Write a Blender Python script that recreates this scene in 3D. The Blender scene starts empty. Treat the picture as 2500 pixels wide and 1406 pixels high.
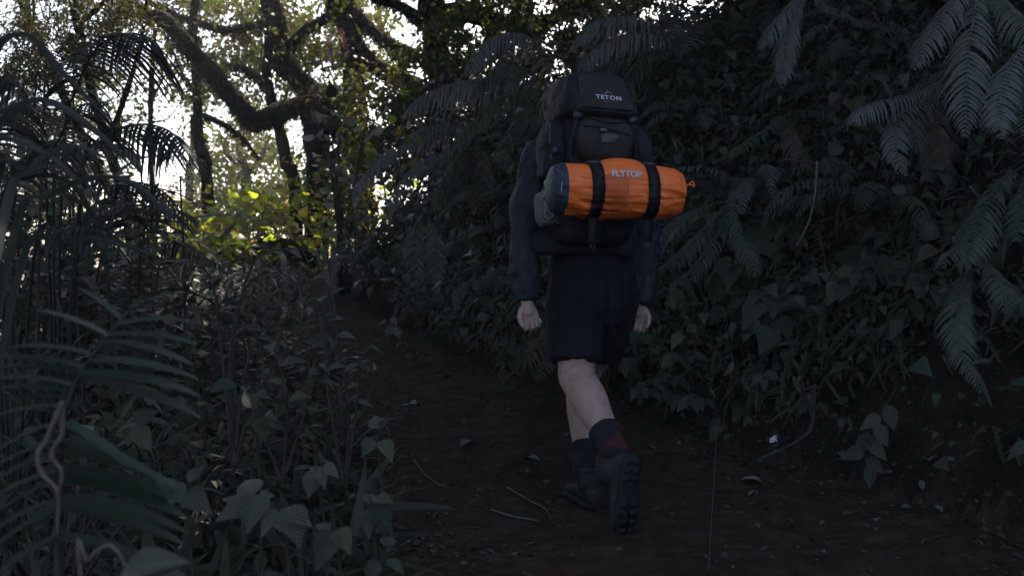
import bpy, math, random
import numpy as np
from mathutils import Vector, Matrix

random.seed(7)
rng = np.random.default_rng(7)
R = math.radians
scn = bpy.context.scene
COL = scn.collection

# ------------------------------------------------------------------ camera
cam_d = bpy.data.cameras.new('camera')
cam = bpy.data.objects.new('camera', cam_d)
COL.objects.link(cam)
cam.location = (0, 0, 1.0)
cam.rotation_euler = (R(90), 0, 0)
cam_d.lens = 36.0
cam_d.sensor_width = 36.0
cam_d.clip_start = 0.05
cam_d.clip_end = 2000
cam_d.dof.use_dof = True
cam_d.dof.focus_distance = 4.3
cam_d.dof.aperture_fstop = 4.5
scn.camera = cam

# ------------------------------------------------------------------ world, sun, exposure
SUN_EL, SUN_AZ = R(45), R(16)          # azimuth: clockwise from +Y
world = bpy.data.worlds.new('World')
scn.world = world
world.use_nodes = True
wn = world.node_tree
bg = wn.nodes['Background']
sky = wn.nodes.new('ShaderNodeTexSky')
sky.sky_type = 'NISHITA'
sky.sun_disc = False
sky.sun_elevation = SUN_EL
sky.sun_rotation = SUN_AZ
sky.altitude = 200
sky.air_density = 1.0
sky.dust_density = 4.0
sky.ozone_density = 0.6
wn.links.new(sky.outputs[0], bg.inputs[0])
bg.inputs[1].default_value = 0.15

sun_d = bpy.data.lights.new('sun', 'SUN')
sun_d.energy = 5.0
sun_d.angle = R(0.5)
sun_d.color = (1.0, 0.92, 0.78)
sun = bpy.data.objects.new('sun', sun_d)
COL.objects.link(sun)
SDIR = Vector((math.sin(SUN_AZ) * math.cos(SUN_EL), math.cos(SUN_AZ) * math.cos(SUN_EL), math.sin(SUN_EL)))
sun.rotation_euler = SDIR.to_track_quat('Z', 'Y').to_euler()
sun.location = (6, 20, 20)

vs = scn.view_settings
vs.view_transform = 'Standard'
vs.look = 'None'
vs.gamma = 1.0
vs.exposure = 1.25
scn.render.engine = 'CYCLES'
scn.cycles.use_denoising = True
scn.cycles.max_bounces = 6
scn.cycles.diffuse_bounces = 3
scn.cycles.glossy_bounces = 2
scn.cycles.transmission_bounces = 4
scn.cycles.caustics_reflective = False
scn.cycles.caustics_refractive = False

HAZE = 0.0025
scn.cycles.volume_bounces = 0

# ------------------------------------------------------------------ helpers
def at(px, py, Y):
    return Vector(((px - 1250) * Y / 2500, Y, 1.0 - (py - 703) * Y / 2500))

def nz(v):
    n = np.linalg.norm(v, axis=-1, keepdims=True)
    return v / np.maximum(n, 1e-9)

def hash3(i, j, k):
    h = (i * 374761393 + j * 668265263 + k * 2147483647 + 1013904223) & 0xffffffff
    h = ((h ^ (h >> 13)) * 1274126177) & 0xffffffff
    h = ((h ^ (h >> 16)) * 2246822519) & 0xffffffff
    return ((h ^ (h >> 15)) & 0xffff) / 65535.0

def vnoise(p):
    p = np.asarray(p, float)
    i = np.floor(p).astype(np.int64)
    f = p - i
    f = f * f * (3 - 2 * f)
    out = 0
    for dx in (0, 1):
        wx = f[..., 0] if dx else 1 - f[..., 0]
        for dy in (0, 1):
            wy = f[..., 1] if dy else 1 - f[..., 1]
            for dz in (0, 1):
                wz = f[..., 2] if dz else 1 - f[..., 2]
                out = out + wx * wy * wz * hash3(i[..., 0] + dx, i[..., 1] + dy, i[..., 2] + dz)
    return out * 2 - 1

def fbm(p, oct=4, lac=2.0, gain=0.5):
    p = np.asarray(p, float)
    a, s = 1.0, 0
    for o in range(oct):
        s = s + a * vnoise(p * (lac ** o) + 17.3 * o)
        a *= gain
    return s

def mesh_np(name, v, faces, smooth=True):
    """v (n,3), faces: array (m,k) or list of arrays"""
    me = bpy.data.meshes.new(name)
    v = np.asarray(v, np.float32)
    fl = faces if isinstance(faces, list) else [faces]
    fl = [np.asarray(f, np.int32) for f in fl if len(f)]
    nl = sum(f.size for f in fl)
    nf = sum(len(f) for f in fl)
    me.vertices.add(len(v))
    me.vertices.foreach_set('co', v.ravel())
    me.loops.add(nl)
    me.loops.foreach_set('vertex_index', np.concatenate([f.ravel() for f in fl]))
    me.polygons.add(nf)
    tot = np.concatenate([np.full(len(f), f.shape[1], np.int32) for f in fl])
    st = np.concatenate([[0], np.cumsum(tot)[:-1]]).astype(np.int32)
    me.polygons.foreach_set('loop_start', st)
    me.polygons.foreach_set('loop_total', tot)
    me.polygons.foreach_set('use_smooth', np.full(nf, smooth))
    me.update(calc_edges=True)
    me.validate()
    return me

class MB:
    def __init__(s):
        s.v = []; s.q = []; s.t = []; s.n = 0
    def add(s, v, q=None, t=None):
        v = np.asarray(v, float).reshape(-1, 3)
        s.v.append(v)
        if q is not None and len(q): s.q.append(np.asarray(q, np.int64) + s.n)
        if t is not None and len(t): s.t.append(np.asarray(t, np.int64) + s.n)
        s.n += len(v)
        return s
    def mesh(s, name, off=None, smooth=True):
        v = np.concatenate(s.v)
        if off is not None: v = v - np.asarray(off, float)
        fl = []
        if s.q: fl.append(np.concatenate(s.q))
        if s.t: fl.append(np.concatenate(s.t))
        return mesh_np(name, v, fl, smooth)

def link(name, me, mat=None, parent=None):
    o = bpy.data.objects.new(name, me)
    COL.objects.link(o)
    if mat is not None and me is not None:
        me.materials.clear(); me.materials.append(mat)
    if parent is not None: o.parent = parent
    return o

def tag(o, label, cat, group=None):
    o['label'] = label; o['category'] = cat
    if group: o['group'] = group
    return o

def empty(name, loc, label=None, cat=None, group=None):
    o = bpy.data.objects.new(name, None)
    o.empty_display_size = 0.1
    COL.objects.link(o)
    o.location = loc
    if label: tag(o, label, cat, group)
    return o

def grid_faces(nr, nc, wrap=False):
    r = np.arange(nr - 1)[:, None]
    c = np.arange(nc if wrap else nc - 1)[None, :]
    c2 = (c + 1) % nc
    a = r * nc + c; b = r * nc + c2; d = (r + 1) * nc + c2; e = (r + 1) * nc + c
    return np.stack([np.broadcast_to(x, (nr - 1, c.shape[1])) for x in (a, b, d, e)], -1).reshape(-1, 4)

def catmull(pts, n):
    P = np.asarray([tuple(p) for p in pts], float)
    if len(P) == 2:
        t = np.linspace(0, 1, n)[:, None]
        return P[0] * (1 - t) + P[1] * t
    Q = np.concatenate([[2 * P[0] - P[1]], P, [2 * P[-1] - P[-2]]])
    seg = len(P) - 1
    u = np.linspace(0, seg, n)
    i = np.minimum(u.astype(int), seg - 1)
    t = (u - i)[:, None]
    p0, p1, p2, p3 = Q[i], Q[i + 1], Q[i + 2], Q[i + 3]
    return 0.5 * ((2 * p1) + (-p0 + p2) * t + (2 * p0 - 5 * p1 + 4 * p2 - p3) * t ** 2 + (-p0 + 3 * p1 - 3 * p2 + p3) * t ** 3)

def frames(P):
    T = np.gradient(P, axis=0)
    T = nz(T)
    ref = np.array([0.0, 0, 1]) if abs(T[0][2]) < 0.9 else np.array([1.0, 0, 0])
    n = np.cross(T[0], ref); n /= np.linalg.norm(n)
    N = [n]
    for k in range(1, len(P)):
        n = N[-1] - T[k] * np.dot(N[-1], T[k])
        n /= max(np.linalg.norm(n), 1e-9)
        N.append(n)
    N = np.array(N)
    B = np.cross(T, N)
    return T, N, B

def tube(mb, pts, radii, M=8, n=None, cap='round', bump=0.0, bs=3.0):
    P = np.asarray([tuple(p) for p in pts], float)
    rad = np.asarray(radii, float) if hasattr(radii, '__len__') else np.full(len(P), radii, float)
    if n is not None:
        r2 = np.interp(np.linspace(0, len(P) - 1, n), np.arange(len(P)), rad)
        P = catmull(P, n); rad = r2
    T, N, B = frames(P)
    if cap == 'round':
        k = 4
        a = np.linspace(0, math.pi / 2, k + 1)[1:]
        P0 = [P[0] - T[0] * rad[0] * math.sin(x) for x in a[::-1]]; r0 = [rad[0] * math.cos(x) for x in a[::-1]]
        P1 = [P[-1] + T[-1] * rad[-1] * math.sin(x) for x in a]; r1 = [rad[-1] * math.cos(x) for x in a]
        P = np.concatenate([P0, P, P1]); rad = np.concatenate([r0, rad, r1]); rad = np.maximum(rad, 1e-4)
        N = np.concatenate([[N[0]] * k, N, [N[-1]] * k]); B = np.concatenate([[B[0]] * k, B, [B[-1]] * k])
    th = np.linspace(0, 2 * math.pi, M, endpoint=False)
    ring = N[:, None, :] * np.cos(th)[None, :, None] + B[:, None, :] * np.sin(th)[None, :, None]
    rr = np.repeat(rad[:, None], M, 1)
    if bump:
        q = P[:, None, :] + ring * rr[..., None]
        rr = rr * (1 + bump * fbm(q * bs, 4))
    V = P[:, None, :] + ring * rr[..., None]
    n0 = len(V)
    v = np.concatenate([V.reshape(-1, 3), [P[0]], [P[-1]]])
    q = grid_faces(n0, M, True)
    j = np.arange(M)
    t = np.concatenate([np.stack([np.full(M, n0 * M), (j + 1) % M, j], -1),
                        np.stack([np.full(M, n0 * M + 1), (n0 - 1) * M + j, (n0 - 1) * M + (j + 1) % M], -1)])
    mb.add(v, q, t)
    return mb

def ball(mb, c, r, M=16, K=10, axes=None):
    th = np.linspace(0, 2 * math.pi, M, endpoint=False)
    ph = np.linspace(-math.pi / 2, math.pi / 2, K + 2)[1:-1]
    r = np.array(r if hasattr(r, '__len__') else (r, r, r), float)
    ring = np.stack([np.cos(ph)[:, None] * np.cos(th), np.cos(ph)[:, None] * np.sin(th), np.sin(ph)[:, None] * np.ones(M)], -1)
    v = np.concatenate([ring.reshape(-1, 3), [[0, 0, -1]], [[0, 0, 1]]]) * r
    if axes is not None: v = v @ np.asarray(axes, float)
    v = v + np.asarray(tuple(c), float)
    q = grid_faces(K, M, True); j = np.arange(M)
    t = np.concatenate([np.stack([np.full(M, K * M), (j + 1) % M, j], -1), np.stack([np.full(M, K * M + 1), (K - 1) * M + j, (K - 1) * M + (j + 1) % M], -1)])
    mb.add(v, q, t)

def loft(mb, rings):
    """rings: (n, M, 3) closed rings, capped"""
    V = np.asarray(rings, float)
    n, M = V.shape[:2]
    v = np.concatenate([V.reshape(-1, 3), [V[0].mean(0)], [V[-1].mean(0)]])
    j = np.arange(M)
    t = np.concatenate([np.stack([np.full(M, n * M), (j + 1) % M, j], -1), np.stack([np.full(M, n * M + 1), (n - 1) * M + j, (n - 1) * M + (j + 1) % M], -1)])
    mb.add(v, grid_faces(n, M, True), t)

def box(mb, c, ax, half):
    c = np.asarray(tuple(c), float)
    A = np.asarray([tuple(a) for a in ax], float)
    s = np.array([[-1, -1, -1], [1, -1, -1], [1, 1, -1], [-1, 1, -1], [-1, -1, 1], [1, -1, 1], [1, 1, 1], [-1, 1, 1]], float) * np.asarray(half)
    mb.add(s @ A + c, [[0, 3, 2, 1], [4, 5, 6, 7], [0, 1, 5, 4], [1, 2, 6, 5], [2, 3, 7, 6], [3, 0, 4, 7]])

def remeshed(name, mb, vox, smooth=6, off=None, disp=0.0, dscale=8.0, stretch=(1, 1, 1)):
    me = mb.mesh(name + '_src', off)
    o = bpy.data.objects.new('tmp', me); COL.objects.link(o)
    m = o.modifiers.new('r', 'REMESH'); m.mode = 'VOXEL'; m.voxel_size = vox; m.use_smooth_shade = True
    s = o.modifiers.new('s', 'SMOOTH'); s.iterations = smooth; s.factor = 0.5
    dg = bpy.context.evaluated_depsgraph_get(); dg.update()
    out = bpy.data.meshes.new_from_object(o.evaluated_get(dg), depsgraph=dg)
    out.name = name
    bpy.data.objects.remove(o); bpy.data.meshes.remove(me)
    if disp:
        n = len(out.vertices)
        co = np.empty(n * 3, np.float32); out.vertices.foreach_get('co', co); co = co.reshape(-1, 3)
        no = np.empty(n * 3, np.float32); out.vertex_normals.foreach_get('vector', no); no = no.reshape(-1, 3)
        d = fbm(co * dscale * np.array(stretch), 4)
        d = 1 - 2 * np.abs(d)                       # ridged: folds
        d = .75 * d + .45 * (1 - 2 * np.abs(fbm(co * dscale * 2.4 * np.array(stretch) + 5.1, 3)))
        co = co + no * (d * disp)[:, None]
        out.vertices.foreach_set('co', co.astype(np.float32).ravel())
        out.update()
    for p in out.polygons: p.use_smooth = True
    return out

def text_mesh(body, size, extrude=0.0, spacing=1.0, bold=0.0):
    c = bpy.data.curves.new('t', 'FONT'); c.body = body; c.size = size; c.extrude = extrude
    c.align_x = 'CENTER'; c.align_y = 'CENTER'; c.space_character = spacing; c.offset = bold; c.resolution_u = 3
    o = bpy.data.objects.new('t', c); COL.objects.link(o)
    dg = bpy.context.evaluated_depsgraph_get(); dg.update()
    me = bpy.data.meshes.new_from_object(o.evaluated_get(dg), depsgraph=dg)
    bpy.data.objects.remove(o)
    return me

# ------------------------------------------------------------------ materials
def mat_base(name):
    m = bpy.data.materials.new(name); m.use_nodes = True
    nt = m.node_tree
    return m, nt, nt.nodes['Principled BSDF'], nt.nodes['Material Output']

def N(nt, kind, **kw):
    n = nt.nodes.new(kind)
    for k, v in kw.items():
        if hasattr(n, k): setattr(n, k, v)
    return n

def ramp(nt, stops):
    r = N(nt, 'ShaderNodeValToRGB')
    e = r.color_ramp.elements
    while len(e) < len(stops): e.new(0.5)
    for x, (p, c) in zip(e, stops):
        x.position = p; x.color = (*c, 1)
    return r

def leafmat(name, cols, trans, tw, rough=0.5, spec=0.3, tint=None):
    if tint: cols = [tuple(a * b for a, b in zip(c, tint)) for c in cols]
    m, nt, b, out = mat_base(name)
    g = N(nt, 'ShaderNodeNewGeometry'); oi = N(nt, 'ShaderNodeObjectInfo')
    add = N(nt, 'ShaderNodeMath', operation='ADD'); fr = N(nt, 'ShaderNodeMath', operation='FRACT')
    nt.links.new(g.outputs['Random Per Island'], add.inputs[0]); nt.links.new(oi.outputs['Random'], add.inputs[1])
    nt.links.new(add.outputs[0], fr.inputs[0])
    k = len(cols)
    rp = ramp(nt, [(i / max(k - 1, 1), c) for i, c in enumerate(cols)])
    nt.links.new(fr.outputs[0], rp.inputs[0])
    tc = N(nt, 'ShaderNodeTexCoord')
    no = N(nt, 'ShaderNodeTexNoise'); no.inputs['Scale'].default_value = 45; no.inputs['Detail'].default_value = 4
    nt.links.new(tc.outputs['Object'], no.inputs['Vector'])
    mr = N(nt, 'ShaderNodeMapRange'); mr.inputs[1].default_value = 0.3; mr.inputs[2].default_value = 0.7
    mr.inputs[3].default_value = 0.7; mr.inputs[4].default_value = 1.25
    nt.links.new(no.outputs[0], mr.inputs[0])
    mx = N(nt, 'ShaderNodeVectorMath', operation='SCALE')
    nt.links.new(rp.outputs[0], mx.inputs[0]); nt.links.new(mr.outputs[0], mx.inputs['Scale'])
    uv = N(nt, 'ShaderNodeUVMap'); sx = N(nt, 'ShaderNodeSeparateXYZ'); nt.links.new(uv.outputs[0], sx.inputs[0])
    ab = N(nt, 'ShaderNodeMath', operation='ABSOLUTE'); nt.links.new(sx.outputs[0], ab.inputs[0])
    sk = N(nt, 'ShaderNodeMath', operation='MULTIPLY_ADD'); nt.links.new(ab.outputs[0], sk.inputs[0]); sk.inputs[1].default_value = -0.9; nt.links.new(sx.outputs[1], sk.inputs[2])
    wv = N(nt, 'ShaderNodeMath', operation='MULTIPLY'); nt.links.new(sk.outputs[0], wv.inputs[0]); wv.inputs[1].default_value = 62.0
    sn = N(nt, 'ShaderNodeMath', operation='SINE'); nt.links.new(wv.outputs[0], sn.inputs[0])
    bp = N(nt, 'ShaderNodeBump'); bp.inputs['Strength'].default_value = 0.45; bp.inputs['Distance'].default_value = 0.03
    nt.links.new(sn.outputs[0], bp.inputs['Height']); nt.links.new(bp.outputs[0], b.inputs['Normal'])
    rb = N(nt, 'ShaderNodeMapRange'); rb.inputs[1].default_value = 0.004; rb.inputs[2].default_value = 0.03; rb.inputs[3].default_value = 1.5; rb.inputs[4].default_value = 1.0
    nt.links.new(ab.outputs[0], rb.inputs[0])
    ya_ = N(nt, 'ShaderNodeMath', operation='GREATER_THAN'); nt.links.new(sx.outputs[1], ya_.inputs[0]); ya_.inputs[1].default_value = 0.0001
    mm = N(nt, 'ShaderNodeMix'); mm.data_type = 'FLOAT'; nt.links.new(ya_.outputs[0], mm.inputs[0]); mm.inputs[2].default_value = 1.0; nt.links.new(rb.outputs[0], mm.inputs[3])
    mx2 = N(nt, 'ShaderNodeVectorMath', operation='SCALE'); nt.links.new(mx.outputs[0], mx2.inputs[0]); nt.links.new(mm.outputs[0], mx2.inputs['Scale'])
    nt.links.new(mx2.outputs[0], b.inputs['Base Color'])
    b.inputs['Roughness'].default_value = rough
    b.inputs['Specular IOR Level'].default_value = spec
    if tw > 0:
        t = N(nt, 'ShaderNodeBsdfTranslucent')
        rt = ramp(nt, [(i / max(len(trans) - 1, 1), c) for i, c in enumerate(trans)])
        nt.links.new(fr.outputs[0], rt.inputs[0]); nt.links.new(rt.outputs[0], t.inputs[0])
        mix = N(nt, 'ShaderNodeMixShader'); mix.inputs[0].default_value = tw
        nt.links.new(b.outputs[0], mix.inputs[1]); nt.links.new(t.outputs[0], mix.inputs[2])
        nt.links.new(mix.outputs[0], out.inputs['Surface'])
    return m

def noisemat(name, stops, scale=5, detail=6, rough=0.85, spec=0.3, bump=0.0, bscale=40, coords='Object', stretch=(1, 1, 1), bdist=0.01):
    m, nt, b, out = mat_base(name)
    tc = N(nt, 'ShaderNodeTexCoord'); mp = N(nt, 'ShaderNodeMapping'); mp.inputs['Scale'].default_value = stretch
    nt.links.new(tc.outputs[coords], mp.inputs[0])
    no = N(nt, 'ShaderNodeTexNoise'); no.inputs['Scale'].default_value = scale; no.inputs['Detail'].default_value = detail
    no.inputs['Roughness'].default_value = 0.65
    nt.links.new(mp.outputs[0], no.inputs['Vector'])
    rp = ramp(nt, stops)
    nt.links.new(no.outputs[0], rp.inputs[0]); nt.links.new(rp.outputs[0], b.inputs['Base Color'])
    b.inputs['Roughness'].default_value = rough; b.inputs['Specular IOR Level'].default_value = spec
    if bump:
        n2 = N(nt, 'ShaderNodeTexNoise'); n2.inputs['Scale'].default_value = bscale; n2.inputs['Detail'].default_value = 8
        nt.links.new(mp.outputs[0], n2.inputs['Vector'])
        bp = N(nt, 'ShaderNodeBump'); bp.inputs['Strength'].default_value = bump; bp.inputs['Distance'].default_value = bdist
        nt.links.new(n2.outputs[0], bp.inputs['Height']); nt.links.new(bp.outputs[0], b.inputs['Normal'])
    return m

def fabric(name, col, rough=0.75, weave=900, var=0.25, spec=0.25):
    m = noisemat(name, [(0.3, tuple(c * (1 - var) for c in col)), (0.7, tuple(c * (1 + var) for c in col))], scale=14, rough=rough, spec=spec, bump=0.25, bscale=weave, bdist=0.001)
    return m

M_SOIL = noisemat('trail_soil', [(0.30, (0.020, 0.0122, 0.0088)), (0.5, (0.036, 0.0228, 0.0168)), (0.72, (0.066, 0.043, 0.033))], scale=9, detail=10, rough=0.95, spec=0.15, bump=0.9, bscale=70, bdist=0.02)
M_BANK = noisemat('bank_soil', [(0.30, (0.015, 0.0100, 0.008)), (0.5, (0.025, 0.0172, 0.0138)), (0.72, (0.046, 0.033, 0.027))], scale=6, detail=10, rough=0.95, spec=0.1, bump=1.0, bscale=35, bdist=0.04)
M_GROUND = noisemat('forest_floor', [(0.3, (0.014, 0.012, 0.010)), (0.55, (0.028, 0.026, 0.016)), (0.75, (0.045, 0.038, 0.026))], scale=7, detail=10, rough=0.95, spec=0.1, bump=1.0, bscale=45, bdist=0.03)
M_BARK = noisemat('mossy_bark', [(0.32, (0.010, 0.008, 0.007)), (0.52, (0.022, 0.018, 0.014)), (0.62, (0.032, 0.030, 0.012)), (0.75, (0.055, 0.055, 0.018))], scale=4.5, detail=9, rough=0.95, spec=0.1, bump=1.0, bscale=22, bdist=0.05)
M_MOSS = leafmat('moss_tufts', [(0.0180, 0.0156, 0.0108), (0.0360, 0.0270, 0.0132), (0.0300, 0.0330, 0.0108)], [(0.10, 0.07, 0.02), (0.12, 0.12, 0.02)], 0.15, 0.9, 0.05)
M_TWIG = noisemat('twig', [(0.3, (0.03, 0.025, 0.022)), (0.7, (0.075, 0.062, 0.055))], scale=20, rough=0.9, spec=0.15)
M_STEMG = noisemat('green_stem', [(0.3, (0.022, 0.026, 0.018)), (0.7, (0.05, 0.05, 0.035))], scale=20, rough=0.8, spec=0.2)
M_DRYVINE = noisemat('dry_vine', [(0.3, (0.10, 0.075, 0.06)), (0.7, (0.20, 0.16, 0.135))], scale=30, rough=0.9, spec=0.1)
M_CROWN = leafmat('crown_leaf', [(0.0168, 0.0240, 0.0098), (0.0294, 0.0375, 0.0140), (0.0420, 0.0435, 0.0175), (0.0350, 0.0285, 0.0140)], [(0.0720, 0.1120, 0.0140), (0.1296, 0.1440, 0.0245), (0.1224, 0.0880, 0.0245)], 0.38, 0.5, 0.3)
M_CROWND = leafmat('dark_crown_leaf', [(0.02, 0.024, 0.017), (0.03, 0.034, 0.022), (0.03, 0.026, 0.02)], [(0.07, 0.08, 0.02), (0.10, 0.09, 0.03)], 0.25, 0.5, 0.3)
M_SUNLEAF = leafmat('soft_shrub_leaf', [(0.03, 0.05, 0.015), (0.075, 0.11, 0.03), (0.04, 0.06, 0.02), (0.09, 0.10, 0.035), (0.05, 0.045, 0.025)], [(0.20, 0.30, 0.02), (0.66, 0.74, 0.05), (0.34, 0.44, 0.03), (0.72, 0.68, 0.08), (0.34, 0.22, 0.06)], 0.5, 0.5, 0.3)
M_FERN = leafmat('dusty_fern', [(0.0837, 0.0870, 0.0780), (0.1188, 0.1197, 0.1092), (0.0999, 0.1006, 0.0858), (0.1013, 0.0898, 0.0702)], [(0.05, 0.055, 0.03), (0.07, 0.07, 0.04)], 0.15, 0.6, 0.25)
M_FERN_BRIGHT = leafmat('brightened_dusty_fern', [(0.115, 0.115, 0.110), (0.14, 0.14, 0.135), (0.125, 0.12, 0.105)], [(0.08, 0.08, 0.06)], 0.15, 0.6, 0.25)  # fern lightened in colour to stand in for light lost under the crown
M_FERNG = leafmat('green_fern', [(0.0292, 0.0448, 0.0293), (0.0437, 0.0598, 0.0398), (0.0525, 0.0625, 0.0421), (0.0583, 0.0570, 0.0304)], [(0.05, 0.07, 0.03)], 0.15, 0.55, 0.3)
M_FERND = leafmat('dead_fern', [(0.06, 0.048, 0.04), (0.10, 0.08, 0.065), (0.08, 0.062, 0.05)], [(0.08, 0.06, 0.03)], 0.1, 0.8, 0.1, tint=(0.85, 0.8, 0.75))
M_BLEAF = leafmat('bank_leaf', [(0.0253, 0.0409, 0.0258), (0.0449, 0.0607, 0.0383), (0.0337, 0.0488, 0.0338), (0.0590, 0.0660, 0.0405), (0.0702, 0.0594, 0.0248)], [(0.05, 0.08, 0.03)], 0.15, 0.5, 0.35)
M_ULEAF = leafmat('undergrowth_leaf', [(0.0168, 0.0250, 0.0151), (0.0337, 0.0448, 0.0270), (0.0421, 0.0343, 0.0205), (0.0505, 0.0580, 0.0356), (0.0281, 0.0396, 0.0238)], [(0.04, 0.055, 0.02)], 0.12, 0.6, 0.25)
M_SHADELEAF = leafmat('shaded_undergrowth_leaf', [(0.0104, 0.0150, 0.0083), (0.0209, 0.0269, 0.0149), (0.0261, 0.0206, 0.0113), (0.0313, 0.0348, 0.0196), (0.0174, 0.0238, 0.0131)], [(0.04, 0.055, 0.02)], 0.12, 0.6, 0.25)  # undergrowth leaf colours darkened; the thicket's shade is put into them
M_PALELEAF = leafmat('pale_leaf', [(0.0585, 0.0656, 0.0519), (0.0859, 0.0875, 0.0713), (0.0707, 0.0766, 0.0568), (0.0930, 0.0802, 0.0535)], [(0.08, 0.10, 0.05)], 0.12, 0.55, 0.3)
M_LITTER = leafmat('fallen_leaf', [(0.0280, 0.0196, 0.0154), (0.0560, 0.0420, 0.0336), (0.1050, 0.0840, 0.0700), (0.0385, 0.0266, 0.0196)], [(0.05, 0.04, 0.03)], 0.0, 0.85, 0.15)
M_NEARFERN = leafmat('near_fern', [(0.0191, 0.0345, 0.0233), (0.0250, 0.0423, 0.0294), (0.0294, 0.0439, 0.0306)], [(0.05, 0.08, 0.04)], 0.15, 0.55, 0.3)
M_FLOWER = leafmat('red_flower', [(0.30, 0.03, 0.05), (0.42, 0.06, 0.08)], [(0.5, 0.05, 0.08)], 0.35, 0.6, 0.2)
M_CANE = leafmat('cane_blade', [(0.0083, 0.0115, 0.0087), (0.0141, 0.0179, 0.0141), (0.0179, 0.0196, 0.0158)], [(0.05, 0.07, 0.025)], 0.15, 0.5, 0.35)

# ------------------------------------------------------------------ terrain
GY = np.array([-60, 2, 3.6, 4.4, 5.6, 7, 9, 10, 11, 12, 13, 16, 25, 60, 400.])
GZ = np.array([-3, -.10, -.045, .05, .23, .46, .83, 1.03, 1.2, 1.28, 1.15, .35, -2.2, -13, -110.])
BX = np.array([(2.9, -60), (2.8, -2), (2.45, 2.5), (2.0, 4.1), (1.05, 5.6), (-0.1, 7.0), (-1.2, 9.0), (-1.35, 10.5), (-0.6, 12.2), (1.5, 14.0), (6, 17), (40, 60.)])
BH = np.array([4.2, 4.2, 4.2, 4.0, 3.7, 3.1, 1.7, 1.2, 1.1, 1.2, 1.5, 1.5])
LE = np.array([(-60, -.9), (2.5, -0.35), (4.2, -.44), (5.6, -.83), (7, -1.3), (9, -1.98), (10.5, -2.25), (13, -2.6), (400, -2.6)])

def smooth_interp(y, X, Z):
    return (np.interp(y - .35, X, Z) + 2 * np.interp(y, X, Z) + np.interp(y + .35, X, Z)) / 4

def bank_d(x, y):
    best = np.full(x.shape, 1e9); sgn = np.ones(x.shape); hh = np.zeros(x.shape)
    for k in range(len(BX) - 1):
        a, b = BX[k], BX[k + 1]
        ab = b - a; L2 = (ab ** 2).sum()
        t = np.clip(((x - a[0]) * ab[0] + (y - a[1]) * ab[1]) / L2, 0, 1)
        dx, dy = x - a[0] - t * ab[0], y - a[1] - t * ab[1]
        d = np.hypot(dx, dy)
        cr = ab[0] * dy - ab[1] * dx
        u = d < best
        best = np.where(u, d, best); sgn = np.where(u, np.where(cr < 0, 1, -1), sgn)
        hh = np.where(u, BH[k] * (1 - t) + BH[k + 1] * t, hh)
    return best * sgn, hh

def height(x, y, detail=True):
    x = np.asarray(x, float); y = np.asarray(y, float)
    z = smooth_interp(y, GY, GZ)
    d, H = bank_d(x, y)
    dp = np.maximum(d + .04, 0)
    z = z + H * (1 - np.exp(-1.75 * dp / H)) + 0.12 * np.minimum(dp, 20)
    le = np.interp(y, LE[:, 0], LE[:, 1])
    dl = np.maximum(le - x, 0)
    z = z + 0.10 * np.minimum(dl, .5) - 0.42 * np.maximum(dl - 0.7, 0) * np.clip(1 - (dl - 30) / 400, 0.05, 1)
    if detail:
        p = np.stack([x, y, np.zeros_like(x)], -1)
        near = np.clip(1 - np.hypot(x, y - 5) / 40, 0, 1)
        z = z + near * (0.022 * fbm(p * 1.7, 3) + 0.016 * fbm(p * 5.0, 4))
        z = z + near * np.clip(dp * 2, 0, 1) * 0.16 * fbm(np.stack([x, y, z], -1) * 2.1, 4)
    return z

def hz(x, y):
    return float(height(np.array([x]), np.array([y]))[0])

def axis(lo, c0, c1, hi, step, grow):
    a = list(np.arange(c0, c1 + 1e-6, step))
    s, p = step, c1
    while p < hi:
        s *= grow; p += s; a.append(p)
    s, p = step, c0
    while p > lo:
        s *= grow; p -= s; a.insert(0, p)
    return np.array(a)

gx = axis(-300, -3.0, 4.0, 300, 0.045, 1.13)
gy = axis(-40, 2.6, 11.5, 400, 0.05, 1.13)
XX, YY = np.meshgrid(gx, gy)
ZZ = height(XX, YY)
TV = np.stack([XX, YY, ZZ], -1).reshape(-1, 3)
TF = grid_faces(len(gy), len(gx))
cx, cy = TV[TF].mean(1)[:, 0], TV[TF].mean(1)[:, 1]
dcen, _ = bank_d(cx, cy)
jit = 0.10 * fbm(np.stack([cx, cy, cx * 0], -1) * 2.5, 3)
le = np.interp(cy, LE[:, 0], LE[:, 1])
is_bank = dcen > 0.0 + jit * .6
is_path = (~is_bank) & (cx > le + jit) & (cy > -20) & (cy < 12.6)
for nm, msk, mt in (('ground', ~is_bank & ~is_path, M_GROUND), ('path', is_path, M_SOIL), ('hillside', is_bank, M_BANK)):
    F = TF[msk]
    u, inv = np.unique(F, return_inverse=True)
    o = link(nm, mesh_np(nm, TV[u], inv.reshape(F.shape)), mt)
    o['kind'] = 'structure'

def surf(x, y):
    e = 0.03
    z = height(x, y); zx = (height(x + e, y) - z) / e; zy = (height(x, y + e) - z) / e
    n = nz(np.stack([-zx, -zy, np.ones_like(zx)], -1))
    return np.stack([x, y, z], -1), n

def hit(px, py, y0=1.0, y1=16.0):
    Y = np.arange(y0, y1, 0.03)
    x = (px - 1250) * Y / 2500; z = 1 - (py - 703) * Y / 2500
    h = height(x, Y)
    k = np.argmax(z < h)
    return Vector((x[k], Y[k], h[k])), bool((z < h).any())

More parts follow.
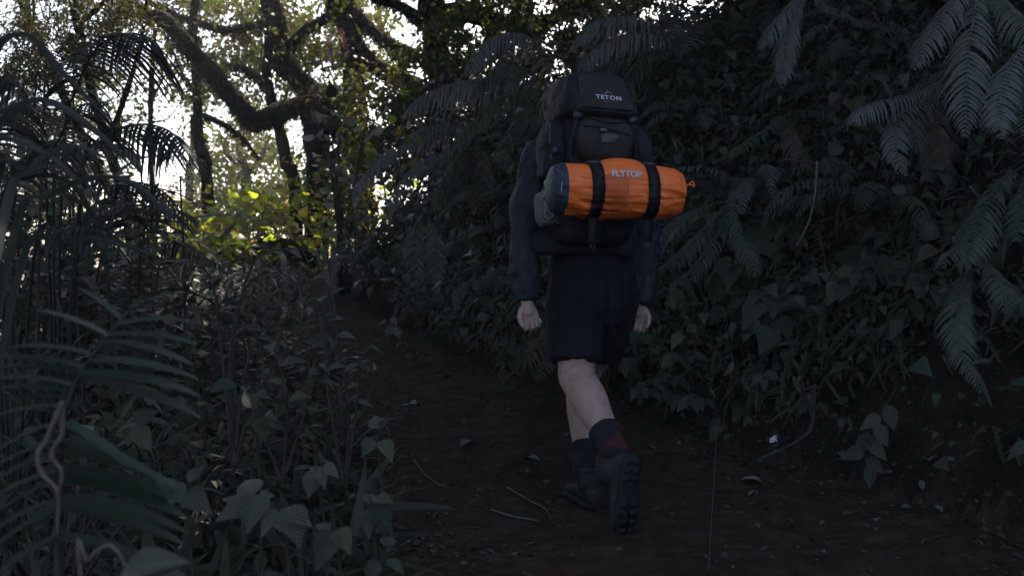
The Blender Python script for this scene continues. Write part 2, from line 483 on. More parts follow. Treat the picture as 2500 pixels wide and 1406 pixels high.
# ------------------------------------------------------------------ leaf templates (base at 0, along +Y, face +Z)
def leaf_t(w, rows, fold=0.25, droop=0.3, wav=0.0):
    rows = np.asarray(rows)      # (t, halfwidth factor)
    V = []
    for t, h in rows:
        z = -droop * t * t
        V += [(-w * h, t, z + fold * w * h), (0, t, z), (w * h, t, z + fold * w * h + wav * math.sin(9 * t))]
    V = np.array(V)
    q = []
    for r in range(len(rows) - 1):
        for c in range(2):
            a = r * 3 + c
            q.append((a, a + 1, a + 4, a + 3))
    return V, np.array(q)

OVATE = leaf_t(0.30, [(0, .04), (.12, .62), (.32, 1), (.55, .86), (.8, .42), (1, .02)], .3, .28)
HEART = leaf_t(0.42, [(0, .35), (.1, .85), (.28, 1), (.5, .82), (.78, .36), (1, .02)], .25, .35)
LANCE = leaf_t(0.13, [(0, .1), (.2, .8), (.45, 1), (.75, .6), (1, .03)], .35, .22)
BLADE = leaf_t(0.055, [(0, .4), (.2, 1), (.45, 1), (.7, .75), (.88, .4), (1, .05)], .3, .55)
TINY = leaf_t(0.24, [(0, .1), (.4, 1), (1, .05)], .3, .15)

def basis(d, n):
    """d leaf axis, n approx normal -> (...,3,3) rows X,Y,Z"""
    d = nz(d)
    x = nz(np.cross(d, n)); z = np.cross(x, d)
    return np.stack([x, d, z], -2)

def leaf_arrays(T, P, D, Nn, S):
    V, F = T
    B = basis(D, Nn)
    S = np.asarray(S).reshape(-1, 1, 1)
    W = np.einsum('vk,nkj->nvj', V, B) * S + P[:, None, :]
    F2 = F[None] + (np.arange(len(P)) * len(V))[:, None, None]
    return W.reshape(-1, 3), F2.reshape(-1, F.shape[1])

def leaf_mass(name, T, P, D, Nn, S, mat, parent=None, off=(0, 0, 0)):
    v, f = leaf_arrays(T, np.asarray(P, float), np.asarray(D, float), np.asarray(Nn, float), S)
    return link(name, mesh_np(name, v - np.asarray(off, float), f), mat, parent)

def rdir(n, r=None):
    r = r or rng
    return nz(r.normal(size=(n, 3)))

LEAFMESH = {}
def leaf_obj(T, key, mat, p, d, n, s, parent, name='leaf'):
    if (key, mat.name) not in LEAFMESH:
        me = mesh_np('leaf_' + key, T[0], T[1]); me.materials.append(mat)
        if key == 'leaflet': pass
        ul = me.uv_layers.new(name='leaf'); li = np.empty(len(me.loops), np.int32); me.loops.foreach_get('vertex_index', li)
        ul.data.foreach_set('uv', ((T[0][li][:, :2] + np.array([0, .0002])) * (0 if key == 'leaflet' else 1)).astype(np.float32).ravel())
        LEAFMESH[(key, mat.name)] = me
    o = bpy.data.objects.new(name, LEAFMESH[(key, mat.name)])
    COL.objects.link(o)
    B = basis(np.array([tuple(d)], float), np.array([tuple(n)], float))[0]
    m = Matrix([[B[0][i] * s, B[1][i] * s, B[2][i] * s, p[i]] for i in range(3)] + [[0, 0, 0, 1]])
    o.parent = parent
    o.matrix_basis = Matrix.Translation(-parent.location) @ m if parent.parent is None else Matrix.Translation(-parent.parent.location) @ m
    return o

# ------------------------------------------------------------------ ferns
def frond_mesh(pts, n=26, plen=0.16, pw=0.022, hang=0.3, off=(0, 0, 0), up=None, taper=0.55, fwd=0.45, start=0.12, seed=0, rach=0.004):
    """one frond: rachis plus leaflets joined to it along both sides"""
    rg = np.random.default_rng(seed)
    P = catmull(pts, 60)
    T, _, _ = frames(P)
    up = np.array([0, 0, 1.0]) if up is None else np.asarray(tuple(up), float)
    mb = MB()
    tube(mb, P[::3], np.linspace(rach, rach * .35, len(P[::3])), M=5, cap='flat')
    seglen = np.linalg.norm(np.diff(P, axis=0), axis=1).sum(); pw = min(pw, .70 * seglen * (1 - start) / n)
    ts = np.linspace(start, 0.985, n)
    rows = np.array([0, .18, .42, .7, .9, 1.0]); wid = np.array([.75, 1, .95, .62, .3, .03])
    for k, t in enumerate(ts):
        i = t * 59; a = int(min(i, 58)); f = i - a
        p = P[a] * (1 - f) + P[a + 1] * f; tan = T[a]
        s = np.cross(tan, up); s /= max(np.linalg.norm(s), 1e-6)
        nrm = np.cross(s, tan)
        prof = min(1, 0.35 + 2.2 * (t - start)) * (1 - max(0, (t - taper) / (1 - taper)) ** 1.5 * .93)
        for sd in (-1, 1):
            L = plen * prof * rg.uniform(.85, 1.1)
            if rg.random() < .03: continue
            d0 = s * sd + tan * (fwd + rg.uniform(-.12, .12)) + nrm * rg.uniform(-.08, .12)
            d0 /= np.linalg.norm(d0)
            w = pw * (0.55 + .45 * prof)
            pos = p.copy(); d = d0.copy(); V = []
            for r in range(len(rows)):
                if r:
                    step = L * (rows[r] - rows[r - 1])
                    d = d + np.array([0, 0, -1.0]) * hang * 2.2 * (rows[r] - rows[r - 1]) + tan * 0.25 * (rows[r] - rows[r - 1])
                    d /= np.linalg.norm(d)
                    pos = pos + d * step
                wv = tan - d * np.dot(tan, d); wv /= max(np.linalg.norm(wv), 1e-6)
                nn = np.cross(wv, d)
                h = w * .5 * wid[r]
                V += [pos - wv * h - nn * h * .5, pos, pos + wv * h - nn * h * .5]
            q = [(r * 3 + c, r * 3 + c + 1, r * 3 + c + 4, r * 3 + c + 3) for r in range(len(rows) - 1) for c in range(2)]
            mb.add(V, q)
    return mb.mesh('frond', off)

def fern(base, fronds, label, mat, group=None, name='fern', **kw):
    root = empty(name, base, label, 'fern', group)
    for k, fr in enumerate(fronds):
        o = dict(kw); pts = fr
        if isinstance(fr, tuple) and isinstance(fr[1], dict):
            pts = fr[0]; o.update(fr[1])
        m = o.pop('mat', mat)
        link('frond', frond_mesh(pts, off=base, seed=sum(map(ord, label)) % 1000 + k * 7, **o), m, root)
    return root

def rand_fern(base, nf, L, heading, spread, e0, e1, label, mat, group=None, rg=random, **kw):
    fr = []
    for k in range(nf):
        a = heading + rg.uniform(-spread, spread)
        l = L * rg.uniform(.7, 1.1); p = Vector(base); pts = [tuple(p)]
        ea = e0 + rg.uniform(-.25, .25); eb = e1 + rg.uniform(-.3, .3)
        for s in range(6):
            e = ea + (eb - ea) * (s / 5) ** 1.1
            p = p + Vector((math.cos(a) * math.cos(e), math.sin(a) * math.cos(e), math.sin(e))) * l / 6
            pts.append(tuple(p))
        fr.append(pts)
    return fern(base, fr, label, mat, group, **kw)

# ------------------------------------------------------------------ trees
def A(Y, *pp):
    return [at(x, y, Y + (e[0] if e else 0)) for x, y, *e in pp]

LIMB_PTS = []          # (tree index, point) for handing out leaves
TREES = []
def tree(label, limbs, base, mat=None, moss=0, cat='tree', name='tree'):
    """limbs: list of (name, pts, r0, r1)"""
    root = empty(name, base, label, cat)
    ti = len(TREES)
    first = None
    for nm, pts, r0, r1 in limbs:
        mb = MB()
        n = max(10, len(pts) * 8)
        tube(mb, pts, np.linspace(r0, r1, len(pts)), M=12, n=n, bump=0.22, bs=5.0)
        par = root if nm == 'trunk' else root
        o = link(nm, mb.mesh(nm, base), mat or M_BARK, par)
        P = catmull(pts, n)
        for q in P: LIMB_PTS.append((ti, q))
        if moss:
            rr = np.interp(np.linspace(0, 1, n), [0, 1], [r0, r1])
            k = int(moss * n)
            idx = rng.integers(0, n, k)
            dr = rdir(k); 
            pp = P[idx] + dr * rr[idx][:, None] * .95
            dd = dr + np.array([0, 0, -0.9])
            mo = leaf_mass('moss', LANCE, pp, dd, rdir(k), rng.uniform(.03, .085, k), M_MOSS, o, base)
            mo['kind'] = 'stuff'
    TREES.append(root)
    return root

g = lambda px, Y: Vector(((px - 1250) * Y / 2500, Y, hz((px - 1250) * Y / 2500, Y) - .1))
b1 = g(900, 13)
tree('gnarled mossy tree whose thick limb sags in a U across the bright gap', [
    ('trunk', [b1] + A(13, (885, 420), (880, 375), (864, 220), (858, 132), (845, 66), (820, -20), (800, -120)), .15, .09),
    ('limb', A(13, (866, 268), (797, 260, -.3), (753, 256, -.5), (709, 265, -.7), (656, 287, -.9), (616, 298, -1.0), (594, 273, -1.1), (567, 238, -1.2), (510, 172, -1.3), (457, 115, -1.4), (400, 50, -1.4), (345, 40, -1.4), (318, 0, -1.4), (300, -70, -1.4)), .13, .085),
    ('limb', A(13, (890, 410), (867, 375), (845, 340), (810, 304), (765, 275)), .13, .09),
    ('limb', A(13, (1010, 205), (930, 172), (876, 119), (858, 90)), .12, .09),
    ('branch', A(13, (1005, 140), (950, 108), (907, 75), (858, 20), (840, -30)), .10, .06),
], b1, moss=28)
b2 = g(770, 12.9)
tree('dark upright tree forking above the sagging limb, sunlit on one edge', [
    ('trunk', [b2] + A(12.9, (775, 400), (765, 300), (753, 225), (717, 182), (687, 145), (678, 66), (662, 0), (650, -90)), .16, .13),
    ('branch', A(12.9, (676, 58), (647, 58), (603, 67), (554, 75), (488, 57), (426, 37), (370, 0)), .07, .035),
    ('branch', A(12.9, (700, 130), (740, 80), (800, 40), (815, -30)), .08, .04),
    ('branch', A(12.9, (650, 215), (620, 185), (590, 165), (560, 160)), .05, .02),
], b2, moss=18)
b3 = g(727, 12.6)
tree('slender leaning trunk passing just behind the sagging mossy limb', [
    ('trunk', [b3] + A(12.6, (717, 445), (700, 397), (682, 309), (664, 247), (651, 176), (656, 88), (640, -30)), .085, .05),
], b3, moss=6)
b4 = g(508, 12.7)
tree('slender crooked tree with peeling moss beside the widest sky gap', [
    ('trunk', [b4] + A(12.7, (506, 445), (493, 375), (480, 305), (484, 265), (479, 185), (470, 90), (480, -20)), .09, .05),
    ('branch', A(12.7, (497, 282), (554, 309), (594, 340), (630, 385)), .04, .015),
    ('branch', A(12.7, (483, 230), (450, 190), (420, 120)), .03, .012),
], b4, moss=10)
b5 = g(1080, 12)
tree('massive old trunk with spreading limbs rising behind the fern bank', [
    ('trunk', [b5] + A(12, (1075, 300), (1068, 123), (1062, 60), (1050, 0), (1040, -120), (1060, -260)), .15, .14),
    ('limb', A(12, (1062, 70), (1017, 45), (973, 15), (915, 0)), .09, .05),
    ('limb', A(12, (1062, 40), (1123, 30), (1194, 50), (1300, 60), (1420, 20)), .12, .08),
    ('limb', [at(1050, -120, 12), Vector((.6, 11, 5.4)), Vector((2.6, 10, 6.2)), Vector((4.6, 9.2, 6.6))], .16, .05),
    ('limb', [at(1045, -160, 12), Vector((.2, 10, 5.6)), Vector((.9, 8.6, 5.9)), Vector((1.6, 7.6, 6.0))], .14, .05),
    ('limb', [at(1060, -240, 12), Vector((1.2, 12.4, 6.6)), Vector((3.6, 12.6, 7.4))], .15, .05),
], b5, moss=14)
b6 = g(300, 9.5)
tree('dark small-leaved tree with slanting trunks over the tall fronds', [
    ('trunk', [b6 + Vector((.18, 0, 0))] + A(9.5, (335, 560), (312, 490), (285, 420), (262, 353), (225, 220), (190, 60), (170, -80)), .06, .04),
    ('trunk', [b6 + Vector((-.1, .3, 0))] + A(9.8, (320, 570), (285, 500), (255, 440), (215, 360), (130, 180), (60, 20), (20, -80)), .055, .035),
    ('branch', A(9.5, (262, 353), (300, 250), (340, 120), (360, -10)), .03, .015),
    ('branch', A(9.5, (190, 60), (250, 10), (310, -60)), .03, .015),
    ('branch', A(9.8, (130, 180), (90, 90), (80, -20)), .03, .012),
], b6)
b7 = g(370, 12)
tree('thin straight sapling standing alone against the white sky', [
    ('trunk', [b7] + A(12, (372, 480), (368, 380), (368, 250), (372, 150), (380, 40), (375, -60)), .045, .02),
    ('branch', A(12, (368, 250), (400, 190), (430, 150)), .015, .006),
    ('branch', A(12, (369, 300), (410, 290), (440, 250)), .013, .005),
], b7)
b8 = g(460, 24)
tree('pale hazy distant tree low in the sky gap beside the crooked trunk', [
    ('trunk', [b8] + A(24, (462, 480), (466, 400), (470, 330)), .12, .05)], b8)
b9 = g(590, 20)
tree('mid-distance green tree filling the view under the sagging limb', [
    ('trunk', [b9] + A(20, (600, 470), (590, 400), (580, 330)), .12, .05),
    ('branch', A(20, (595, 440), (640, 380), (660, 330)), .05, .02),
    ('branch', A(20, (592, 420), (550, 370), (535, 320)), .05, .02)], b9)
NT = len(TREES)
b10 = g(820, 16)
tree('bare twiggy sapling in the gap under the leaning limb', [
    ('trunk', [b10] + A(16, (800, 460), (770, 385), (745, 320), (735, 290)), .03, .012),
    ('branch', A(16, (800, 450), (845, 390), (820, 340), (812, 310)), .016, .007),
    ('branch', A(16, (760, 365), (790, 320), (800, 290)), .012, .005)], b10)

# density of foliage seen through the trees, 75 x 60 px cells
DENS = '''
2.6 3 4 4 3 2 2.2 2.2 2.2 2.2 1.6 2 1 .3 2 2 2 1.6 4 5 5
2 3 4 3.5 1.2 1.3 1 1.6 2 2.6 2.6 1.5 .4 .2 2 1.6 1.8 2.4 3 3 3
3 2.8 2.4 2 1.2 .9 1 2.6 2 2.6 2.8 2 .8 1.8 2.6 1.8 2 3 3 3 3
3 2.4 1.0 .7 .5 .6 1.8 1.4 .9 1.8 2.4 1.2 .9 2.4 3 3 3 3
3 2.4 .9 .4 .4 .15 1.2 1.2 .6 1.0 1.1 1.5 1.5 3 3 3 3 3
3 2.4 .9 .3 .1 .08 .8 1.7 1.4 .3 .5 1.3 3 3 3 3 3 3
3 2.4 .8 .2 .05 .1 .8 1.8 1.8 1.0 1.5 1.8 3 3 3 3 3 3
3 2.4 .8 .2 .05 .15 1.2 1.8 1.8 1.8 1.8 1.8 3 3 3 3 3 3
3 2.4 1 .3 .1 .4 1.4 1.8 1.8 1.8 1.8 1.8 2 2 2 2 2 2'''
DENS = [[float(t) for t in r.split()] for r in DENS.strip().splitlines()]
lp = np.array([tuple(q) for _, q in LIMB_PTS]); lt = np.array([t for t, _ in LIMB_PTS])
bins = {k: [[], [], [], []] for k in range(NT)}
Kf = 250
for r, row in enumerate(DENS):
    for c, dn in enumerate(row):
        if r >= 7 and c >= 12: continue
        n = int(dn * Kf * (.78 if 4 <= c <= 10 and 1 <= r <= 6 else 1.0))
        x = rng.uniform(c * 75, c * 75 + 75, n * 3); y = rng.uniform(r * 60 - (30 if r == 0 else 0), r * 60 + 60, n * 3)
        dark = (c <= 4 and r <= 2) or c <= 1
        cl = fbm(np.stack([x / 30, y / 24, np.full_like(x, 3.3)], -1), 3)
        keep = np.argsort(-(cl * 1.5 + rng.uniform(-.35, .35, n * 3)))[:n]
        x, y = x[keep] + rng.normal(size=n) * 14, y[keep] + rng.normal(size=n) * 12
        if dark: Y = rng.uniform(8.8, 10.6, n)
        elif r >= 4 and c in (5, 6) : Y = rng.uniform(22.5, 25.5, n)
        elif r >= 4 and 7 <= c <= 9: Y = rng.uniform(18, 22, n)
        elif c >= 13 or (c >= 11 and r >= 3): Y = np.where(rng.random(n) < .5, rng.uniform(10.4, 11.6, n), rng.uniform(11.6, 12.8, n))
        else: Y = np.where(rng.random(n) < .06, rng.uniform(12.0, 13.0, n), rng.uniform(13.4, 17.0, n))
        P = np.stack([(x - 1250) * Y / 2500, Y, 1 - (y - 703) * Y / 2500], -1)
        # hand each leaf to the nearest limb's tree
        d = ((P[:, None, :] - lp[None, ::3, :]) ** 2).sum(-1)
        own = lt[::3][d.argmin(1)]
        for k in np.unique(own):
            s = own == k
            kk = min(int(k), NT - 1)
            bins[kk][0].append(P[s])
            bins[kk][1].append(rng.uniform(.045, .095, s.sum()) * (Y[s] / 13.5) ** .8 * (1.0 if dark else 1.0))
# the old tree's crown, extended out of view to keep bank and trail shaded
n = 23000
x = rng.uniform(-1.9, 6.6, n * 2); y = rng.uniform(4.0, 13.0, n * 2); z = rng.uniform(0, 1, n * 2)
zz = np.maximum(1 + .2812 * y + .45, 4.3) + z * 3.6
cl = fbm(np.stack([x * .8, y * .8, zz * .8], -1), 3)
kp = np.argsort(-(cl + rng.uniform(-.9, .9, n * 2)))[:n]
shade_canopyP = np.stack([x, y, zz], -1)[kp]
shade_canopyS = rng.uniform(.2, .34, n)
crown_mats = [M_CROWN, M_CROWN, M_CROWN, M_CROWN, M_CROWN, M_CROWND, M_CROWN, M_CROWN, M_CROWN]
for k in range(NT):
    P = list(bins[k][0]); S = list(bins[k][1])
    if not P: continue
    P = np.concatenate(P); S = np.concatenate(S)
    m = len(P)
    D = rdir(m) + np.array([0, 0, -.5])
    mb = MB()
    L_ = lp[lt == k]
    for q in P[rng.integers(0, m, 120 if k in (0, 1, 4, 5) else 60)]:
        dd = L_ - q; j = (dd ** 2).sum(1).argmin(); v = dd[j]; ln_ = np.linalg.norm(v)
        if ln_ < .08: continue
        e = q + v * min(1.0, .75 / ln_) + rng.normal(size=3) * .05
        tube(mb, [q + rng.normal(size=3) * .03, q * .5 + e * .5 + rng.normal(size=3) * .06, e], [.002, .004, .007], M=4, n=6, cap='flat')
    if mb.n: link('twigs', mb.mesh('twigs', TREES[k].location), M_BARK, TREES[k])['kind'] = 'stuff'
    o = leaf_mass('crown', LANCE if k == 5 else OVATE, P, D, rdir(m) + np.array([0, 0, .6]), S, crown_mats[k], TREES[k], TREES[k].location)
D = rdir(n) + np.array([0, 0, -.3])
nd = 15000  # unseen overhead crown, added to shade the thicket side
x = rng.uniform(-9, -1.4, nd * 2); y = rng.uniform(-3.0, 9.4, nd * 2); z = np.maximum(1 + .2812 * y + .35, 3.0) + rng.uniform(0, 1, nd * 2) * 2.8
kp = np.argsort(-(fbm(np.stack([x, y, z], -1) * .8, 3) + rng.uniform(-.9, .9, nd * 2)))[:nd]
leaf_mass('crown', LANCE, np.stack([x, y, z], -1)[kp], rdir(nd) + np.array([0, 0, -.3]), rdir(nd) * .6 + np.array([0, 0, 1.0]), rng.uniform(.26, .42, nd), M_CROWND, TREES[5], TREES[5].location)
leaf_mass('crown', OVATE, shade_canopyP, D, rdir(n) * .6 + np.array([0, 0, 1.0]), shade_canopyS, M_CROWN, TREES[4], b5)

# ------------------------------------------------------------------ sunlit shrubs on the crest
def shrub(base, h, rad, nl, leaf, mat, label, T=HEART, name='shrub', group=None, stems=6, rg=rng, zc=.55, stem_mat=None):
    root = empty(name, base, label, 'shrub', group)
    P = []; D = []
    b = np.array(tuple(base))
    for s in range(stems):
        mb = MB()
        a = rg.uniform(0, 2 * math.pi); rr = rad * math.sqrt(rg.uniform(.05, 1))
        tip = b + np.array([math.cos(a) * rr, math.sin(a) * rr, h * rg.uniform(.65, 1.0)])
        mid = b + (tip - b) * .5 + np.array([0, 0, h * .12]) + rg.normal(size=3) * .03
        C = catmull([b + rg.normal(size=3) * .04 * np.array([1, 1, 0]), mid, tip], 12)
        tube(mb, C, np.linspace(.010, .004, 12) * (h / 1.0) ** .5, M=5, cap='flat')
        link('stem', mb.mesh('stem', base), stem_mat or M_TWIG, root)
        k = nl // stems
        i = rg.integers(2, 12, k)
        q = C[i] + rg.normal(size=(k, 3)) * np.array([rad * .28, rad * .28, h * .10])
        P.append(q); D.append(nz(q - (b + np.array([0, 0, h * .35]))) + rdir(k, rg) * .7 + np.array([0, 0, -.35]))
    P = np.concatenate(P); D = np.concatenate(D); m = len(P)
    leaf_mass('leaves', T, P, D, rdir(m, rg) * .6 + np.array([0, -.3, .9]), rg.uniform(.6, 1.2, m) * leaf, mat, root, base)
    return root

SH = [
 (470, 12.5, 1.0, .55, 260, .13, 'yellow-green sunlit shrub at the edge of the white sky gap'),
 (545, 11.6, .9, .5, 260, .14, 'bright broad-leaved shrub lit through from behind on the crest'),
 (610, 11.2, 1.0, .5, 260, .13, 'sunlit soft-leaved shrub under the bend of the mossy limb'),
 (690, 12.6, 1.1, .55, 240, .11, 'green shrub at the foot of the slender leaning trunk'),
 (770, 13.5, 1.8, .7, 420, .09, 'tall olive-yellow bush behind the slender leaning trunk'),
 (840, 12.4, 1.6, .6, 340, .10, 'yellow-green bush against the fern bank shoulder'),
 (740, 11.0, .8, .5, 220, .11, 'shaded low shrub on the mound beside the trail bend'),
 (660, 10.4, .55, .4, 140, .11, 'small shrub with a few glowing leaves above the dark mound'),
 (490, 10.6, .8, .5, 220, .12, 'leafy shrub with glowing and dry leaves left of the dark mound'),
 (430, 11.2, .9, .5, 200, .12, 'half-lit shrub behind the dark arching blades'),
 (560, 10.4, .5, .45, 130, .10, 'short sunlit weeds clump directly above the dark mound'),
]
SH += [(880, 11.2, 1.0, .5, 110, .10, 'loose half-lit shrub where the crest meets the fern bank'), (800, 10.6, .7, .5, 100, .09, 'loose shrub with scattered bright leaves above the trail bend'), (510, 9.9, .6, .45, 90, .10, 'thin shrub of dry and bright leaves before the dark mound'), (620, 13.2, 1.6, .7, 220, .08, 'tall loose shrub rising behind the sunlit row')]
for px, Y, h, rad, nl, lf, lab in SH:
    shrub(g(px, Y), h, rad * 1.15, int(nl * .68), lf, M_SUNLEAF, lab)
for px, py, h, lab in [(930, 470, .75, 'dim bush on the low end of the bank behind the drooping grey fern'), (1000, 420, .9, 'dim bush standing behind the bank shoulder beside the old trunk'), (1075, 360, .95, 'leafy bush at the foot of the massive old trunk'), (1150, 310, .9, 'leafy bush above the curtain-like fern'), (1240, 250, .9, 'leafy bush at the top of the bank behind the hiker'), (1500, 110, .9, 'leafy bush on the bank top above the backpack'), (1380, 170, .8, 'leafy bush on the bank top between the two arching ferns'), (1570, 60, 1.0, 'leafy bush at the very top of the bank above the arching crest fern'), (1640, 20, 1.0, 'topmost leafy bush where the bank leaves the picture')]:
    p, okk = hit(px, py)
    if not okk: p = Vector(((px - 1250) * 9.3 / 2500, 9.3, hz((px - 1250) * 9.3 / 2500, 9.3)))
    shrub(p, h, .42, 300, .085, M_BLEAF, lab, T=OVATE, stems=7)
# flowering plant with two red spikes in front of the old limb
fb = g(835, 9.6)
fl = shrub(fb, 2.15, .34, 90, .14, M_ULEAF, 'tall leafy plant with two red flower spikes against the trees', name='flowering_plant')
fl['category'] = 'plant'
for pts in (((852, 140), (842, 100), (834, 72)), ((815, 170), (808, 130), (803, 106))):
    mb = MB(); P = catmull(A(9.6, *pts), 14)
    tube(mb, P, .004, M=5, cap='flat')
    k = 90; i = rng.integers(2, 14, k)
    v, f = leaf_arrays(TINY, P[i] + rng.normal(size=(k, 3)) * .006, rdir(k), rdir(k), rng.uniform(.02, .04, k))
    mb.add(v, f)
    link('flower_spike', mb.mesh('flower_spike', fb), M_FLOWER, fl)
vb = g(965, 10.2)
shrub(vb, 1.75, .25, 50, .15, M_SUNLEAF, 'climber with glowing lime leaves beside the massive old trunk', stems=4)
# mound / fallen log on the crest
mb = MB(); P = A(10.6, (540, 640), (590, 622), (650, 615), (710, 625), (770, 640))
tube(mb, P, [.10, .16, .17, .15, .08], M=14, n=30, bump=.35, bs=4)
link('fallen_log', mb.mesh('fallen_log', P[0]), M_BARK).location = P[0]
tag(bpy.data.objects['fallen_log'], 'dark rotting log lying across the crest below the sunlit shrubs', 'log')

# ------------------------------------------------------------------ hiker
M_SKIN = noisemat('skin', [(0.3, (0.34, 0.205, 0.165)), (0.48, (0.42, 0.265, 0.22)), (0.7, (0.48, 0.315, 0.27))], scale=22, rough=0.6, spec=0.3, bump=.15, bscale=300, bdist=.001)
M_HAIR = noisemat('fair_hair', [(0.3, (0.10, 0.08, 0.06)), (0.7, (0.26, 0.21, 0.16))], scale=30, rough=0.6, spec=0.3, stretch=(1, 1, 8))
M_JACKET = fabric('navy_shell', (0.020, 0.022, 0.034), .62)
M_SHORTS = fabric('black_shorts', (0.0075, 0.008, 0.012), .8)
M_PACK = fabric('pack_black', (0.013, 0.0135, 0.018), .7)
M_PACKB = fabric('pack_brown', (0.028, 0.023, 0.022), .75)
M_WEB = fabric('webbing', (0.008, 0.009, 0.012), .6)
M_BUCKLE = noisemat('buckle_plastic', [(0.3, (0.016, 0.018, 0.022)), (0.7, (0.028, 0.030, 0.036))], scale=30, rough=.35, spec=.5)
M_ORANGE = None
M_WHITE = noisemat('print_white', [(0.3, (0.50, 0.50, 0.55)), (0.7, (0.66, 0.66, 0.70))], scale=40, rough=.7)
M_GREYP = noisemat('print_grey', [(0.3, (0.10, 0.10, 0.11)), (0.7, (0.16, 0.16, 0.17))], scale=40, rough=.7)
M_BLUECAP = fabric('slate_nylon', (0.035, 0.047, 0.072), .5, var=.2)
M_SHOE = noisemat('shoe_upper', [(0.35, (0.018, 0.0165, 0.017)), (0.7, (0.046, 0.042, 0.043))], scale=25, rough=.8, bump=.4, bscale=200, bdist=.003)
M_SOLE = noisemat('shoe_rubber', [(0.3, (0.010, 0.010, 0.012)), (0.7, (0.022, 0.021, 0.022))], scale=30, rough=.85, bump=.4, bscale=90, bdist=.003)

def npv(v): return np.array(tuple(v), float)
HB = Vector((.36, 4.42, hz(.36, 4.42)))      # person's base
hips = at(1458, 690, 4.45)
body = MB()
J = dict(
    pel=at(1458, 690, 4.46), waist=at(1450, 560, 4.5), chest=at(1436, 410, 4.56), neck=at(1388, 328, 4.66), skull=at(1371, 266, 4.72),
    lsh=at(1322, 375, 4.46), lel=at(1281, 560, 4.36), lwr=at(1287, 735, 4.30),
    rsh=at(1535, 385, 4.72), rel=at(1576, 560, 4.80), rwr=at(1566, 742, 4.74),
    lhip=at(1414, 705, 4.43), lkn=at(1407, 920, 4.37), lan=at(1500, 1098, 4.07),
    rhip=at(1502, 705, 4.52), rkn=at(1418, 930, 4.76), ran=at(1432, 1140, 4.47))
tube(body, [J['pel'], J['waist'], J['chest']], [.135, .125, .14], M=20, n=14)
tube(body, [J['chest'], J['neck'], J['skull']], [.10, .058, .06], M=16, n=10)
ball(body, J['skull'] + Vector((0, 0, .02)), (.077, .095, .108), 24, 16)
ball(body, J['skull'] + Vector((-.02, .055, -.055)), (.052, .055, .06), 16, 10)          # jaw
fw = Vector((-math.sin(R(24)), math.cos(R(24)), 0)); rt = Vector((math.cos(R(24)), math.sin(R(24)), 0))
ball(body, J['skull'] + fw * .105 + Vector((0, 0, -.012)), (.014, .016, .024), 10, 8)       # nose
for s in (-1, 1):
    ball(body, J['skull'] + rt * (s * .078) + fw * -.005 + Vector((0, 0, -.012)), (.010, .020, .033), 10, 8)   # ears
    ball(body, J['skull'] + fw * .082 + rt * (s * .032) + Vector((0, 0, .018)), (.015, .012, .010), 10, 8)  # brow/eye
ball(body, J['skull'] + fw * .094 + Vector((0, 0, -.058)), (.022, .012, .009), 10, 8)       # mouth
tube(body, [J['lsh'], J['lel'], J['lwr']], [.058, .043, .027], M=14, n=12)
tube(body, [J['rsh'], J['rel'], J['rwr']], [.058, .043, .027], M=14, n=12)
tube(body, [J['chest'], J['lsh']], [.09, .06], M=14); tube(body, [J['chest'], J['rsh']], [.09, .06], M=14)
# legs: thigh, knee hollow, calf belly, ankle
def leg(h, k, a, back):
    h, k, a = Vector(h), Vector(k), Vector(a)
    pts = [h, h.lerp(k, .55), k + (h - k) * .1, k, k.lerp(a, .16) + back * .010, k.lerp(a, .36) + back * .018, k.lerp(a, .62) + back * .008, a]
    tube(body, pts, [.092, .088, .079, .076, .076, .078, .063, .045], M=20, n=32)
    ball(body, k - back * .02, (.055, .055, .06))
leg(J['lhip'], J['lkn'], J['lan'], Vector((-.05, -.7, .55)))
leg(J['rhip'], J['rkn'], J['ran'], Vector((.2, -1, 0)))
def foot(a, heel, toe):
    tube(body, [a, Vector(heel).lerp(toe, .12), Vector(heel).lerp(toe, .55), Vector(heel).lerp(toe, .85)], [.034, .028, .022, .016], M=14, n=12)
foot(J['lan'], at(1535, 1125, 4.03), at(1523, 1295, 4.0))
foot(J['ran'], at(1452, 1215, 4.40), at(1400, 1180, 4.64))
